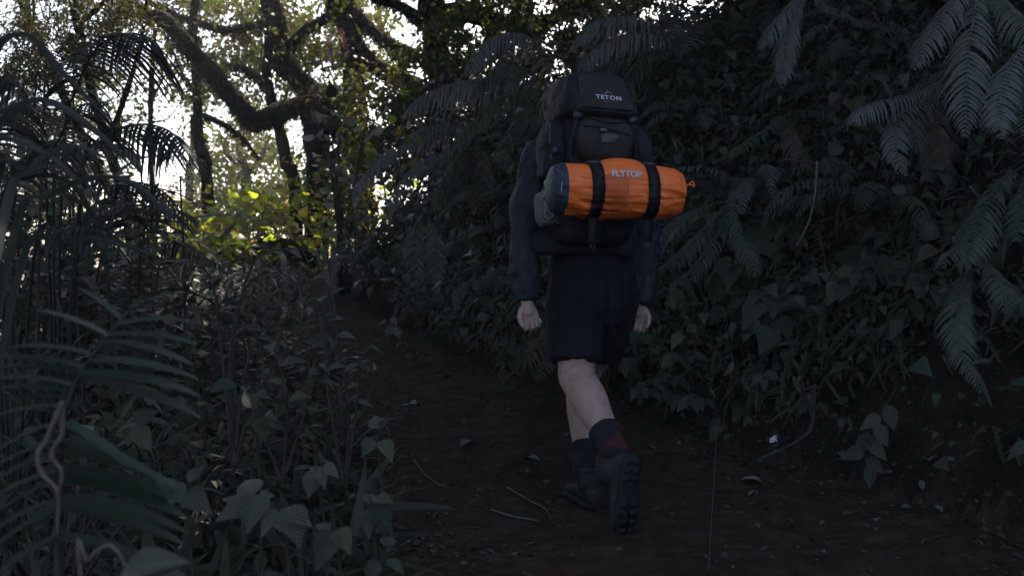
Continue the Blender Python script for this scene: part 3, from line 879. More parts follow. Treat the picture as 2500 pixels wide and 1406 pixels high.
# hands: palm faces back, four curled fingers and a thumb
def hand(w, side, tilt=0.0, curl=1.0):
    w = Vector(w)
    dn = Vector((.06 * -side + tilt, -.02, -1)).normalized()
    across = Vector((1, .25, 0)).normalized() * (-side)      # from index to little finger (index outward)
    pn = across.cross(dn) * side
    pn = Vector((.25 * -side, -1, 0)).normalized()               # palm normal, towards the rear
    across = dn.cross(pn).normalized()
    if across.x * -side < 0: across = -across
    tube(body, [w - dn * .02, w + dn * .03], [.026, .028], M=12)
    for q in range(4):
        t = (q - 1.5)
        tube(body, [w + dn * .015 + across * t * .010, w + dn * .05 + across * t * .019, w + dn * (.078 - .003 * abs(t - .5)) + across * t * .0195], [.017, .0145, .012], M=10, n=8)
    Ls = (.040, .045, .042, .033)
    for q in range(4):
        t = q - 1.5; L = Ls[q]; c = curl * (1 + .10 * q)
        k0 = w + dn * (.080 - .003 * abs(t - .5)) + across * t * .0212
        a1, a2, a3 = .55 * c, 1.45 * c, 2.3 * c
        k1 = k0 + (dn * math.cos(a1) + pn * math.sin(a1)) * L
        k2 = k1 + (dn * math.cos(a2) + pn * math.sin(a2)) * L * .68 + across * .002
        k3 = k2 + (dn * math.cos(a3) + pn * math.sin(a3)) * L * .5
        tube(body, [k0, k1, k2, k3], [.0088, .0080, .0073, .0062], M=10)
    b = w + dn * .022 - across * .026
    t1 = b + (dn * .7 - across * .55 + pn * .45).normalized() * .034
    t2 = t1 + (dn * .85 - across * .1 + pn * .55).normalized() * .030
    t3 = t2 + (dn * .9 + across * .25 + pn * .45).normalized() * .020
    tube(body, [b, t1, t2, t3], [.016, .0125, .0105, .0085], M=10)
hand(J['lwr'] + Vector((0, 0, -.012)), -1, tilt=.10, curl=1.25)
hand(J['rwr'] + Vector((0, 0, -.012)), 1, tilt=-.10)
person = link('person', remeshed('body', body, .0036, 2, off=HB), M_SKIN)
person.location = HB
tag(person, 'hiker in dark jacket and shorts walking away up the trail, mid-stride', 'person')

# eyes and hair
for s in (-1, 1):
    mb = MB(); ball(mb, J['skull'] + fw * .088 + rt * (s * .032) + Vector((0, 0, .010)), .0085, 10, 8)
    link('eye', mb.mesh('eye', HB), M_WHITE, person)
mb = MB()
k = 1500
d = rdir(k * 4); lo = J['skull'] + Vector((0, 0, .02))
fwd_c = d @ npv(fw)
ok = (d[:, 2] > -.62 + .95 * np.clip(fwd_c, -.2, 1)) & (fwd_c < .75)
d = d[ok][:k]; k = len(d)
P = npv(lo) + d * np.array([.080, .098, .111])
side = nz(np.cross(d, np.array([0, 0, 1.0])))
D = np.array([0, 0, -1.0]) + d * .75 + npv(-fw) * .35 + rdir(k) * .25
ball(mb, lo + Vector((0, 0, .006)) - fw * .010, (.081, .092, .108), 20, 14)
v, f = leaf_arrays(leaf_t(.075, [(0, .6), (.35, 1), (.7, .8), (1, .1)], .5, .35), P, D, d, rng.uniform(.05, .095, k))
mb.add(v, f)
link('hair', mb.mesh('hair', HB), M_HAIR, person)

# jacket
jk = MB()
tube(jk, [at(1448, 612, 4.50), at(1448, 540, 4.50), at(1440, 440, 4.54), at(1428, 365, 4.60)], [.185, .178, .185, .14], M=24, n=16, cap='flat')
tube(jk, [at(1428, 365, 4.60), at(1404, 318, 4.66)], [.12, .074], M=18, cap='flat')
tube(jk, [at(1395, 375, 4.54), at(1330, 385, 4.46)], [.10, .088], M=18)
tube(jk, [at(1450, 380, 4.60), at(1525, 395, 4.70)], [.10, .085], M=18)
tube(jk, [at(1326, 385, 4.46), at(1296, 470, 4.40), at(1281, 560, 4.36), at(1282, 660, 4.33), at(1286, 736, 4.30)], [.086, .073, .066, .060, .046], M=18, n=18, cap='flat')
tube(jk, [at(1530, 395, 4.71), at(1560, 480, 4.76), at(1576, 560, 4.80), at(1574, 660, 4.77), at(1567, 742, 4.74)], [.084, .073, .066, .060, .046], M=18, n=18, cap='flat')
link('jacket', remeshed('jacket', jk, .009, 4, off=HB, disp=.013, dscale=7.5, stretch=(1, 1, .8)), M_JACKET, person)
# shorts
st = MB()
def squash(mb, fx, c, ax):
    pass
rings = []
for py, px, Y, hw, hd in ((585, 1450, 4.50, .178, .135), (640, 1448, 4.48, .190, .145), (700, 1449, 4.46, .196, .150), (750, 1446, 4.46, .190, .148), (790, 1440, 4.47, .175, .13)):
    c = at(px, py, Y); th = np.linspace(0, 2 * math.pi, 28, endpoint=False)
    rings.append(np.array([npv(c + rt * (hw * math.cos(t)) + fw * (hd * math.sin(t))) for t in th]))
loft(st, rings)
tube(st, [at(1408, 700, 4.44), at(1404, 800, 4.40), at(1403, 882, 4.37)], [.126, .117, .108], M=22, n=10, cap='flat')
tube(st, [at(1492, 700, 4.49), at(1478, 790, 4.56), at(1464, 866, 4.62)], [.124, .112, .100], M=22, n=10, cap='flat')
link('shorts', remeshed('shorts', st, .009, 3, off=HB, disp=.014, dscale=6, stretch=(1, 1, .35)), M_SHORTS, person)

# socks
M_SOCK, snt, sb, so_ = mat_base('patterned_sock')
tc = N(snt, 'ShaderNodeTexCoord'); no = N(snt, 'ShaderNodeTexNoise'); no.inputs['Scale'].default_value = 9; no.inputs['Detail'].default_value = 2
rp = ramp(snt, [(0.0, (0.005, 0.006, 0.013)), (0.57, (0.005, 0.006, 0.012)), (0.64, (0.06, 0.008, 0.010)), (1.0, (0.08, 0.010, 0.012))])
snt.links.new(tc.outputs['Object'], no.inputs[0]); snt.links.new(no.outputs[0], rp.inputs[0]); snt.links.new(rp.outputs[0], sb.inputs['Base Color']); sb.inputs['Roughness'].default_value = .9
def sock(k, a, t0, r, into):
    mb = MB(); k, a = Vector(k), Vector(a)
    tube(mb, [k.lerp(a, t0), k.lerp(a, t0 + .03), k.lerp(a, .88), a, a + (Vector(into) - a) * .9], [r[0] - .004, r[0] + .001, r[1], r[1], r[1] * .8], M=20, n=24, cap='flat', bump=.06, bs=30)
    link('sock', mb.mesh('sock', HB), M_SOCK, person)
sock(J['lkn'], J['lan'], .73, (.069, .058), at(1528, 1150, 4.06))
sock(J['rkn'], J['ran'], .76, (.069, .058), at(1440, 1200, 4.47))

# shoes
def shoe(heel, toe, up, L=.31):
    heel, toe = Vector(heel), Vector(toe)
    y = (toe - heel).normalized(); up = Vector(up); x = y.cross(up).normalized(); z = x.cross(y)
    def W(a, b, c): return npv(heel + x * a + y * b + z * c)
    ts = np.linspace(0, 1, 16)
    hw = np.interp(ts, [0, .06, .2, .45, .7, .88, .96, 1], [.022, .038, .044, .044, .054, .049, .032, .012])
    top = np.interp(ts, [0, .05, .25, .4, .6, .8, .95, 1], [.075, .105, .112, .095, .075, .058, .045, .034])
    th = np.linspace(0, 2 * math.pi, 20, endpoint=False)
    ring = []
    for t, w, h in zip(ts, hw, top):
        r = []
        for a in th:
            c, s = math.cos(a), math.sin(a)
            xx = np.sign(c) * abs(c) ** .7 * w * (1 - .25 * max(s, 0))
            zz = .022 + (h - .022) * (.5 + .5 * np.sign(s) * abs(s) ** .8)
            r.append(W(xx, t * L, zz))
        ring.append(r)
    mb = MB(); loft(mb, ring)
    # high shaft with a padded collar round the ankle
    shaft = []
    for zc, gr in ((.06, 1.0), (.10, 1.0), (.135, .98), (.155, 1.0), (.160, .93)):
        shaft.append([npv(heel + x * (.047 * gr * math.cos(a)) + y * (.070 + .062 * gr * math.sin(a)) + z * (zc - .010 * math.sin(a))) for a in np.linspace(0, 2 * math.pi, 20, endpoint=False)])
    loft(mb, shaft)
    th2 = np.linspace(0, 2 * math.pi, 22)
    tube(mb, [heel + x * (.040 * math.cos(a)) + y * (.070 + .058 * math.sin(a)) + z * (.156 - .012 * math.sin(a)) for a in th2], .010, M=8, cap='flat')
    up_o = link('shoe', mb.mesh('shoe_upper', HB), M_SHOE, person)
    mb = MB()
    o2 = []
    for zc, gr in ((.024, 1.10), (.018, 1.14), (.006, 1.12), (.0, 1.0)):
        pts = [W(-w * gr, t * L - .004, zc + .012 * max(0, (t - .8) / .2)) for t, w in zip(ts, hw)] + [W(w * gr, t * L - .004, zc + .012 * max(0, (t - .8) / .2)) for t, w in zip(ts[::-1], hw[::-1])]
        o2.append(pts)
    loft(mb, o2)
    sole = link('sole', mb.mesh('sole', HB), M_SOLE, up_o)
    mb = MB()
    for t in np.linspace(.08, .93, 9):
        w = float(np.interp(t, ts, hw))
        for s in (-1, 1):
            if .38 < t < .52: continue
            box(mb, W(s * w * .55, t * L, -.001), (x, y, z), (w * .38, .0095, .003))
    tr = link('tread', mb.mesh('tread', HB), M_SOLE, up_o); tr['kind'] = 'stuff'
    mb = MB()
    for t in (.42, .5, .58, .66):
        h = float(np.interp(t, ts, top)); w = float(np.interp(t, ts, hw))
        tube(mb, [Vector(W(-w * .6, t * L, h - .012)), Vector(W(0, t * L + .004, h + .003)), Vector(W(w * .6, t * L, h - .012))], .003, M=6, n=8)
    lc = link('lace', mb.mesh('lace', HB), M_WEB, up_o); lc['kind'] = 'stuff'
    return up_o
shoe(at(1548, 1112, 3.97), at(1528, 1312, 3.955), Vector((-.62, .80, -.02)))
shoe(at(1456, 1243, 4.38), at(1398, 1203, 4.66), Vector((0, -.13, 1)))

# ------------------------------------------------------------------ backpack
ya, ln, rl = R(17), R(7), R(2)
fwp = Vector((-math.sin(ya), math.cos(ya), 0)); rtp = Vector((math.cos(ya), math.sin(ya), 0))
up0 = Vector((0, 0, 1)) * math.cos(ln) + fwp * math.sin(ln)
rt2 = (rtp * math.cos(rl) - up0 * math.sin(rl)).normalized()
bk = rt2.cross(up0).normalized()
if bk.y > 0: bk = -bk
up0 = bk.cross(rt2).normalized()
PO = at(1424, 400, 4.40)
def PK(u, v, w): return npv(PO + rt2 * u + up0 * v + bk * w)
PB = Vector(PK(0, -.36, .1))
pack = empty('backpack', PB, 'large dark hiking backpack on the hiker with white lettering on its lid', 'backpack')

def pillow(secs, M=32, e=.55):
    """secs: (v, u0, u1, w0, w1): rounded-rectangle rings up the pack"""
    out = []
    th = np.linspace(0, 2 * math.pi, M, endpoint=False)
    for v, u0, u1, w0, w1 in secs:
        r = []
        for a in th:
            c, s = math.cos(a), math.sin(a)
            uu = (u0 + u1) / 2 + (u1 - u0) / 2 * np.sign(c) * abs(c) ** e
            ww = (w0 + w1) / 2 + (w1 - w0) / 2 * np.sign(s) * abs(s) ** e
            r.append(PK(uu, v, ww))
        out.append(r)
    return out
def interp_secs(secs, n):
    S = np.array(secs); t = np.linspace(0, len(S) - 1, n)
    return catmull(S[:, :3], n).tolist() if False else np.stack([np.interp(t, np.arange(len(S)), S[:, k]) for k in range(S.shape[1])], -1)
def packpart(name, secs, mat, vox=.008, sm=6, disp=.004, ds=9, parent=None, e=.55):
    mb = MB(); loft(mb, pillow(interp_secs(secs, 14), e=e))
    return link(name, remeshed(name, mb, vox, sm, off=PB, disp=disp, dscale=ds), mat, parent or pack)

packpart('main_compartment', [(-.37, -.12, .12, .0, .16), (-.34, -.16, .16, .0, .2), (-.1, -.165, .165, .0, .215), (.1, -.165, .165, .0, .22), (.17, -.15, .15, .0, .21), (.20, -.12, .12, .03, .18)], M_PACK)
lid = packpart('lid', [(.138, -.150, .145, -.01, .262), (.15, -.170, .160, -.02, .280), (.20, -.166, .155, -.02, .266), (.28, -.148, .138, -.01, .236), (.325, -.132, .124, .0, .205), (.340, -.118, .11, .015, .185)], M_PACK, sm=3, disp=.009, ds=6, e=.4)
sp1 = packpart('side_pocket', [(-.10, -.225, -.15, .03, .17), (-.06, -.228, -.14, .02, .20), (.05, -.232, -.14, .02, .205), (.10, -.22, -.14, .03, .19), (.135, -.20, -.14, .05, .16)], M_PACK, disp=.006)
packpart('side_pocket', [(-.10, .15, .225, .03, .17), (-.06, .14, .245, .02, .20), (.05, .14, .25, .02, .205), (.10, .14, .235, .03, .19), (.135, .14, .20, .05, .16)], M_PACK, disp=.006)
fp = packpart('front_pocket', [(-.065, -.06, .06, .18, .245), (-.03, -.105, .105, .18, .272), (.04, -.13, .13, .18, .278), (.10, -.125, .125, .18, .268), (.14, -.10, .10, .18, .25)], M_PACKB, disp=.004)
packpart('hip_belt', [(-.40, -.22, .22, -.05, .05), (-.37, -.235, .235, -.08, .06), (-.33, -.235, .235, -.08, .06), (-.30, -.21, .21, -.05, .05)], M_PACK, e=.8)
# brown front panel of the lid
def lid_w(u, v):
    return float(np.interp(v, [.138, .15, .20, .28, .325], [.262, .280, .266, .236, .205]))
def patch(name, uv, wfun, lift, mat, parent, n=14, thick=.004):
    """a sewn-on panel following the surface; uv = (u0,u1,v0,v1,utop)"""
    u0, u1, v0, v1, k = uv
    mb = MB(); g0 = []; 
    for i, v in enumerate(np.linspace(v0, v1, n)):
        s = 1 - (1 - k) * i / (n - 1)
        for j, a in enumerate(np.linspace(u0, u1, n)):
            e = (j / (n - 1) * 2 - 1)
            g0.append(PK(a * s, v, wfun(a * s, v) + lift - .010 * e ** 4))
    g0 = np.array(g0); g1 = g0 - npv(bk) * thick
    mb.add(g0, grid_faces(n, n)); mb.add(g1, grid_faces(n, n)[:, ::-1])
    ed = [i for i in range(n)] + [i * n + n - 1 for i in range(1, n)] + [n * n - 1 - i for i in range(1, n)] + [(n - 1 - i) * n for i in range(1, n - 1)]
    m = len(ed); off = mb.n - 2 * n * n
    vv = np.concatenate([g0[ed], g1[ed]])
    mb.add(vv, [(i, i + m, (i + 1) % m + m, (i + 1) % m) for i in range(m)])
    return link(name, mb.mesh(name, PB), mat, parent)
patch('front_panel', (-.122, .118, .160, .315, .84), lid_w, .012, M_PACKB, lid)
def on_surface(me, fun):
    n = len(me.vertices); co = np.empty(n * 3, np.float32); me.vertices.foreach_get('co', co); co = co.reshape(-1, 3)
    out = np.array([fun(*c) for c in co], np.float32)
    me.vertices.foreach_set('co', out.ravel()); me.update(); return me
LU, LV = .008, .208
def lidtext(x, y, z):
    u, v = x + LU, y + LV
    return PK(u, v, lid_w(u, v) + .0135 + z) - npv(PB)
t1 = text_mesh('TETON', .027, .0004, 1.15, .0006)
for vtx in t1.vertices: vtx.co.x *= 1.15
link('lettering', on_surface(t1, lidtext), M_WHITE, lid)
t2 = text_mesh('SPORTS', .0095, .0003, 1.5, .0002)
for vtx in t2.vertices: vtx.co.y -= .019
link('lettering', on_surface(t2, lidtext), M_GREYP, lid)
mb = MB()
tri = [(-.020, .015), (0, .036), (.020, .015), (.009, .019), (.003, .027), (-.004, .018)]
mb.add([lidtext(x, y, 0) for x, y in tri] + [lidtext(x, y, .0008) for x, y in tri],
       None, [(6, 7, 11), (7, 10, 11), (7, 9, 10), (7, 8, 9), (0, 5, 1), (1, 5, 4), (1, 4, 3), (1, 3, 2)])
link('mountain_emblem', mb.mesh('mountain_emblem'), M_GREYP, lid)
# lid rim piping, haul loop, cords, buckles, zips
mb = MB(); tube(mb, [PK(.166 * math.copysign(abs(math.cos(a)) ** .55, math.cos(a)), .147, .130 + .150 * math.copysign(abs(math.sin(a)) ** .55, math.sin(a))) for a in np.linspace(0, 2 * math.pi, 60)], .004, M=6)
link('rim_piping', mb.mesh('rim_piping', PB), M_WEB, lid)
mb = MB(); tube(mb, [PK(-.01, .345, .10), PK(.005, .362, .12), PK(.035, .364, .125), PK(.055, .345, .11)], .009, M=8, n=14)
link('haul_loop', mb.mesh('haul_loop', PB), M_WEB, pack)
fpw = lambda u, v: float(np.interp(v, [-.065, -.03, .04, .10, .14], [.245, .272, .278, .268, .25])) - .25 * u * u * 3 + .004
mb = MB(); tube(mb, [PK(-.10, .130, fpw(-.10, .130) + .004), PK(.0, .105, fpw(0, .105) + .006), PK(.10, .118, fpw(.1, .118) + .004)], .003, M=6, n=16)
link('bungee_cord', mb.mesh('cord', PB), M_WEB, fp)
mb = MB(); tube(mb, [PK(-.10, .085, fpw(-.10, .085) + .004), PK(-.02, .080, fpw(-.02, .08) + .006), PK(.10, .060, fpw(.1, .06) + .004)], .003, M=6, n=16)
link('bungee_cord', mb.mesh('cord', PB), M_WEB, fp)
patch('label_patch', (-.030, .055, .020, .055, 1), fpw, .006, M_BUCKLE, fp, n=8)
mb = MB(); box(mb, PK(-.022, .068, fpw(-.02, .068) + .010), (rt2, up0, bk), (.012, .006, .004))
link('cord_lock', mb.mesh('cord_lock', PB), M_GREYP, fp)
for u in (-.150, .150):
    mb = MB(); box(mb, PK(u * .80, .128, .262), (rt2, up0, bk), (.020, .016, .006)); box(mb, PK(u * .80, .098, .25), (rt2, up0, bk), (.017, .010, .005))
    link('buckle', mb.mesh('buckle', PB), M_BUCKLE, pack)
    # tapering compression strap from the lid buckle down to the roll
    mb = MB()
    def band(mb, pts, wdir, half, thick=.0012):
        P = catmull(pts, 20); wd = npv(wdir)
        T, _, _ = frames(P); nn = nz(np.cross(T, wd))
        V = np.stack([P - wd * half + nn * thick, P + wd * half + nn * thick, P + wd * half - nn * thick, P - wd * half - nn * thick], 1)
        loft(mb, V)
    band(mb, [PK(u * .80, .120, .262), PK(u * .90, .05, .25), PK(u * .98, -.02, .235), PK(u * .85, -.07, .23)], rt2, .012)
    link('strap', mb.mesh('strap', PB), M_WEB, pack)
for u, w in ((-.236, .13),):
    mb = MB(); tube(mb, [PK(u + .016, .10, w + .075), PK(u + .012, .06, w + .078), PK(u + .012, .02, w + .080)], .0022, M=6)
    link('zip_pull', mb.mesh('zip_pull', PB), M_GREYP, sp1)
    mb = MB(); box(mb, PK(u + .035, -.01, w + .080), (rt2, up0, bk), (.014, .016, .004)); tube(mb, [PK(u + .014, -.03, w + .08), PK(u + .02, -.05, w + .08)], .004, M=6)
    link('buckle', mb.mesh('buckle', PB), M_BUCKLE, sp1)
for s in (-1, 1):      # shoulder straps over the jacket
    mb = MB()
    sh = J['lsh'] if s < 0 else J['rsh']
    sh = Vector(sh) + rt * (-s * .05)
    band(mb, [PK(s * .09, .17, .0), sh + Vector((0, 0, .105)) - fw * .02, sh + fw * .13 + Vector((0, 0, .05)), sh + fw * .17 + Vector((0, 0, -.12)), Vector(PK(s * .2, -.25, -.06))], rt, .03, .006)
    link('shoulder_strap', mb.mesh('shoulder_strap', PB), M_PACK, pack)

# mesh bottle pocket, low on the near side, with a bottle in it
M_MESH, mnt, mbs, _ = mat_base('mesh_pocket')
tc = N(mnt, 'ShaderNodeTexCoord'); vo = N(mnt, 'ShaderNodeTexVoronoi'); vo.inputs['Scale'].default_value = 150; vo.inputs['Randomness'].default_value = 0.0
rp = ramp(mnt, [(0.0, (0.38, 0.38, 0.42)), (0.38, (0.34, 0.34, 0.40)), (0.48, (0.02, 0.02, 0.03)), (1, (0.015, 0.015, 0.02))])
mnt.links.new(tc.outputs['Object'], vo.inputs['Vector']); mnt.links.new(vo.outputs['Distance'], rp.inputs[0]); mnt.links.new(rp.outputs[0], mbs.inputs['Base Color']); mbs.inputs['Roughness'].default_value = .8
packpart('bottle_pocket', [(-.30, -.23, -.15, .05, .15), (-.27, -.245, -.14, .04, .165), (-.19, -.25, -.14, .04, .165), (-.165, -.245, -.15, .045, .16)], M_MESH, disp=.002)
bt = PK(-.195, -.285, .10)
mb = MB(); tube(mb, [PK(-.195, -.285, .10), PK(-.195, -.16, .10), PK(-.195, -.14, .10), PK(-.195, -.13, .10)], [.032, .032, .022, .017], M=16, cap='flat')
wb = link('water_bottle', mb.mesh('water_bottle', bt), M_BUCKLE); wb.location = bt
tag(wb, 'dark water bottle standing in the mesh pocket of the backpack', 'bottle')
mb = MB(); tube(mb, [PK(-.195, -.130, .10), PK(-.195, -.112, .10)], [.018, .018], M=16, cap='flat')
link('cap', mb.mesh('cap', bt), M_WHITE, wb)

# ------------------------------------------------------------------ orange roll under the pack straps
m, nt, bs, _ = mat_base('orange_nylon'); M_ORANGE = m
tc = N(nt, 'ShaderNodeTexCoord'); no = N(nt, 'ShaderNodeTexNoise'); no.inputs['Scale'].default_value = 10; no.inputs['Detail'].default_value = 5
rp = ramp(nt, [(.3, (0.95, 0.165, 0.028)), (.7, (1.0, 0.205, 0.042))])
nt.links.new(tc.outputs['Object'], no.inputs[0]); nt.links.new(no.outputs[0], rp.inputs[0]); nt.links.new(rp.outputs[0], bs.inputs['Base Color'])
bs.inputs['Roughness'].default_value = .5; bs.inputs['Specular IOR Level'].default_value = .35
n2 = N(nt, 'ShaderNodeTexNoise'); n2.inputs['Scale'].default_value = 900; bp = N(nt, 'ShaderNodeBump'); bp.inputs['Strength'].default_value = .15; bp.inputs['Distance'].default_value = .001
nt.links.new(tc.outputs['Object'], n2.inputs[0]); nt.links.new(n2.outputs[0], bp.inputs['Height'])
n3 = N(nt, 'ShaderNodeTexNoise'); n3.inputs['Scale'].default_value = 22; n3.inputs['Detail'].default_value = 3; n3.inputs['Distortion'].default_value = 1.2
mp3 = N(nt, 'ShaderNodeMapping'); mp3.inputs['Scale'].default_value = (.45, 1, 1.3); nt.links.new(tc.outputs['Object'], mp3.inputs[0]); nt.links.new(mp3.outputs[0], n3.inputs['Vector'])
b3 = N(nt, 'ShaderNodeBump'); b3.inputs['Strength'].default_value = .55; b3.inputs['Distance'].default_value = .02
nt.links.new(n3.outputs[0], b3.inputs['Height']); nt.links.new(bp.outputs[0], b3.inputs['Normal']); nt.links.new(b3.outputs[0], bs.inputs['Normal'])
M_ORANGED = fabric('shaded_orange_panel', (0.62, 0.12, 0.035), .55, var=.12)  # shading through the nylon is put into this darker orange

RC = at(1507, 466, 4.045)
rax = Vector((math.cos(R(11)), math.sin(R(11)), -.012)).normalized()
rup = (up0 - rax * up0.dot(rax)).normalized(); rbk = rax.cross(rup).normalized()
if rbk.y > 0: rbk = -rbk
S0, S1 = -.282, .275
ST = (-.105, .118)       # strap stations
def roll_r(s, th):
    base = np.interp(s, [S0, S0 + .015, S0 + .045, -.16, .0, .16, S1 - .05, S1 - .018, S1], [.055, .088, .103, .104, .112, .106, .098, .082, .03])
    for q in ST: base = base - .010 * np.exp(-((s - q) / .026) ** 2)
    bulge = .020 * np.exp(-((s - .008) / .085) ** 4) * np.clip(np.sin(th), 0, 1)
    p = np.stack([s * 6 + np.sin(th) * .6, np.cos(th) * 2.0 + s * 3, np.sin(th) * 2.0 + s * 5], -1)
    f = 1 - 2 * np.abs(fbm(p, 3))
    q2 = np.stack([s * 3.0, np.cos(th) * 5.5, np.sin(th) * 5.5], -1)
    f2 = 1 - 2 * np.abs(fbm(q2 + 9, 3))
    lowmask = np.clip(.45 - .75 * np.sin(th), .12, 1.0)
    d = np.minimum(*[np.abs(s - q) for q in ST])
    pinch = .4 + 1.1 * np.exp(-((d - .035) / .03) ** 2)
    return base + bulge + (.0055 * f + .0075 * f2 * pinch) * lowmask
def RP(s, th, lift=0.0):
    s = np.asarray(s, float); th = np.asarray(th, float)
    r = roll_r(s, th) + lift
    return (npv(RC) + s[..., None] * npv(rax) + (r * np.cos(th))[..., None] * npv(rbk) * 1.0 + (r * np.sin(th) * .97)[..., None] * npv(rup))
ROLLB = Vector(RP(np.array(0.0), np.array(-math.pi / 2)).tolist())
roll = empty('tent_roll', ROLLB, 'orange stuff sack with slate end cap strapped across the backpack', 'tent bag')
def roll_piece(name, s0, s1, ns, mat, lift=0.0, cap0=False, cap1=False, nt_=120):
    s = np.linspace(s0, s1, ns); th = np.linspace(0, 2 * math.pi, nt_, endpoint=False)
    SS, TH = np.meshgrid(s, th, indexing='ij')
    V = RP(SS, TH, lift); mb = MB()
    v = V.reshape(-1, 3); q = grid_faces(ns, nt_, True); j = np.arange(nt_); t = []
    if cap0: v = np.concatenate([v, [V[0].mean(0) - npv(rax) * .006]]); t.append(np.stack([np.full(nt_, len(v) - 1), (j + 1) % nt_, j], -1))
    if cap1: v = np.concatenate([v, [V[-1].mean(0) + npv(rax) * .004]]); t.append(np.stack([np.full(nt_, len(v) - 1), (ns - 1) * nt_ + j, (ns - 1) * nt_ + (j + 1) % nt_], -1))
    mb.add(v, q, np.concatenate(t) if t else None)
    return link(name, mb.mesh(name, ROLLB), mat, roll)
cap = roll_piece('end_cap', S0, -.222, 16, M_BLUECAP, .0012, cap0=True)
sack = roll_piece('sack', -.2225, S1, 150, M_ORANGE, 0, cap1=True)
def roll_patch(name, s0, s1, t0, t1, lift, mat, parent, n=24):
    SS, TH = np.meshgrid(np.linspace(s0, s1, n), np.linspace(t0, t1, n), indexing='ij')
    V = RP(SS, TH, lift); V2 = RP(SS, TH, lift - .0018)
    mb = MB(); mb.add(V.reshape(-1, 3), grid_faces(n, n)); mb.add(V2.reshape(-1, 3), grid_faces(n, n)[:, ::-1])
    return link(name, mb.mesh(name, ROLLB), mat, parent)
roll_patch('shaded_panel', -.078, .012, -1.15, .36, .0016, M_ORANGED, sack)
def rolltext(th0, s0):
    def f(x, y, z):
        return RP(np.array(s0 + x), np.array(th0 + y / .112), .0050 + z) - npv(ROLLB)
    return f
tm = text_mesh('FLYTOP', .034, .0003, 1.0, .0012)
link('lettering', on_surface(tm, rolltext(.34, .004)), noisemat('worn_print', [(.38, (0.16, 0.14, 0.16)), (.52, (0.60, 0.58, 0.62))], scale=25, rough=.7), sack)
mb = MB()           # small print on the end cap: worn strokes
for k in range(6):
    box(mb, RP(np.array(-.262 + .004 * k), np.array(.72 - .09 * k), .002), (rax, rup, rbk), (.0022, .0055, .0006))
link('print', mb.mesh('print', ROLLB), M_GREYP, cap)['kind'] = 'stuff'
mb = MB(); tube(mb, [Vector(RP(np.array(-.250), np.array(a), .002).tolist()) for a in (.02, -.08, -.2, -.3)], .0016, M=5)
link('print', mb.mesh('print', ROLLB), M_WHITE, cap)
mb = MB(); e0 = Vector(RP(np.array(S1 - .003), np.array(.4), 0).tolist())
tube(mb, [e0, e0 + rax * .015 + rup * .012, e0 + rax * .035 + rup * .004, e0 + rax * .03 + rup * .024, e0 + rax * .012 + rup * .01], .003, M=6, n=18)
link('drawstring', mb.mesh('drawstring', ROLLB), M_ORANGE, roll)
# straps of the pack round the roll, with ladder locks and hanging tails
for q, tail in zip(ST, (.115, .10)):
    th = np.linspace(-1.55, 2.25, 70); n = len(th)
    V = []
    for ds, lf in ((-.024, .005), (.024, .005), (.024, .0022), (-.024, .0022)):
        V.append(RP(np.full(n, q + ds), th, lf))
    mb = MB(); loft(mb, np.stack(V, 1))
    bot = RP(np.array(q), np.array(-1.5), .004)
    band(mb, [Vector(bot.tolist()), Vector(bot.tolist()) - up0 * tail * .5 + bk * .01, Vector(bot.tolist()) - up0 * tail - bk * .005], rt2, .020)
    s = link('roll_strap', mb.mesh('roll_strap', PB), M_WEB, pack)
    tp = Vector(RP(np.array(q), np.array(1.30), .010).tolist())
    tdir = (rbk * -math.sin(1.3) + rup * math.cos(1.3)).normalized(); tn = (rbk * math.cos(1.3) + rup * math.sin(1.3)).normalized()
    mb = MB(); box(mb, tp, (rax, tdir, tn), (.030, .018, .005)); box(mb, tp + tn * .004, (rax, tdir, tn), (.024, .006, .005))
    link('ladder_lock', mb.mesh('ladder_lock', PB), M_BUCKLE, pack)
    eb = Vector(bot.tolist()) - up0 * (tail + .012) - bk * .005
    mb = MB(); tube(mb, [eb + rt2 * (.009 * math.cos(a)) + up0 * (.009 * math.sin(a)) for a in np.linspace(0, 2 * math.pi, 16)], .0025, M=6)
    link('strap_ring', mb.mesh('strap_ring', PB), M_BUCKLE, pack)

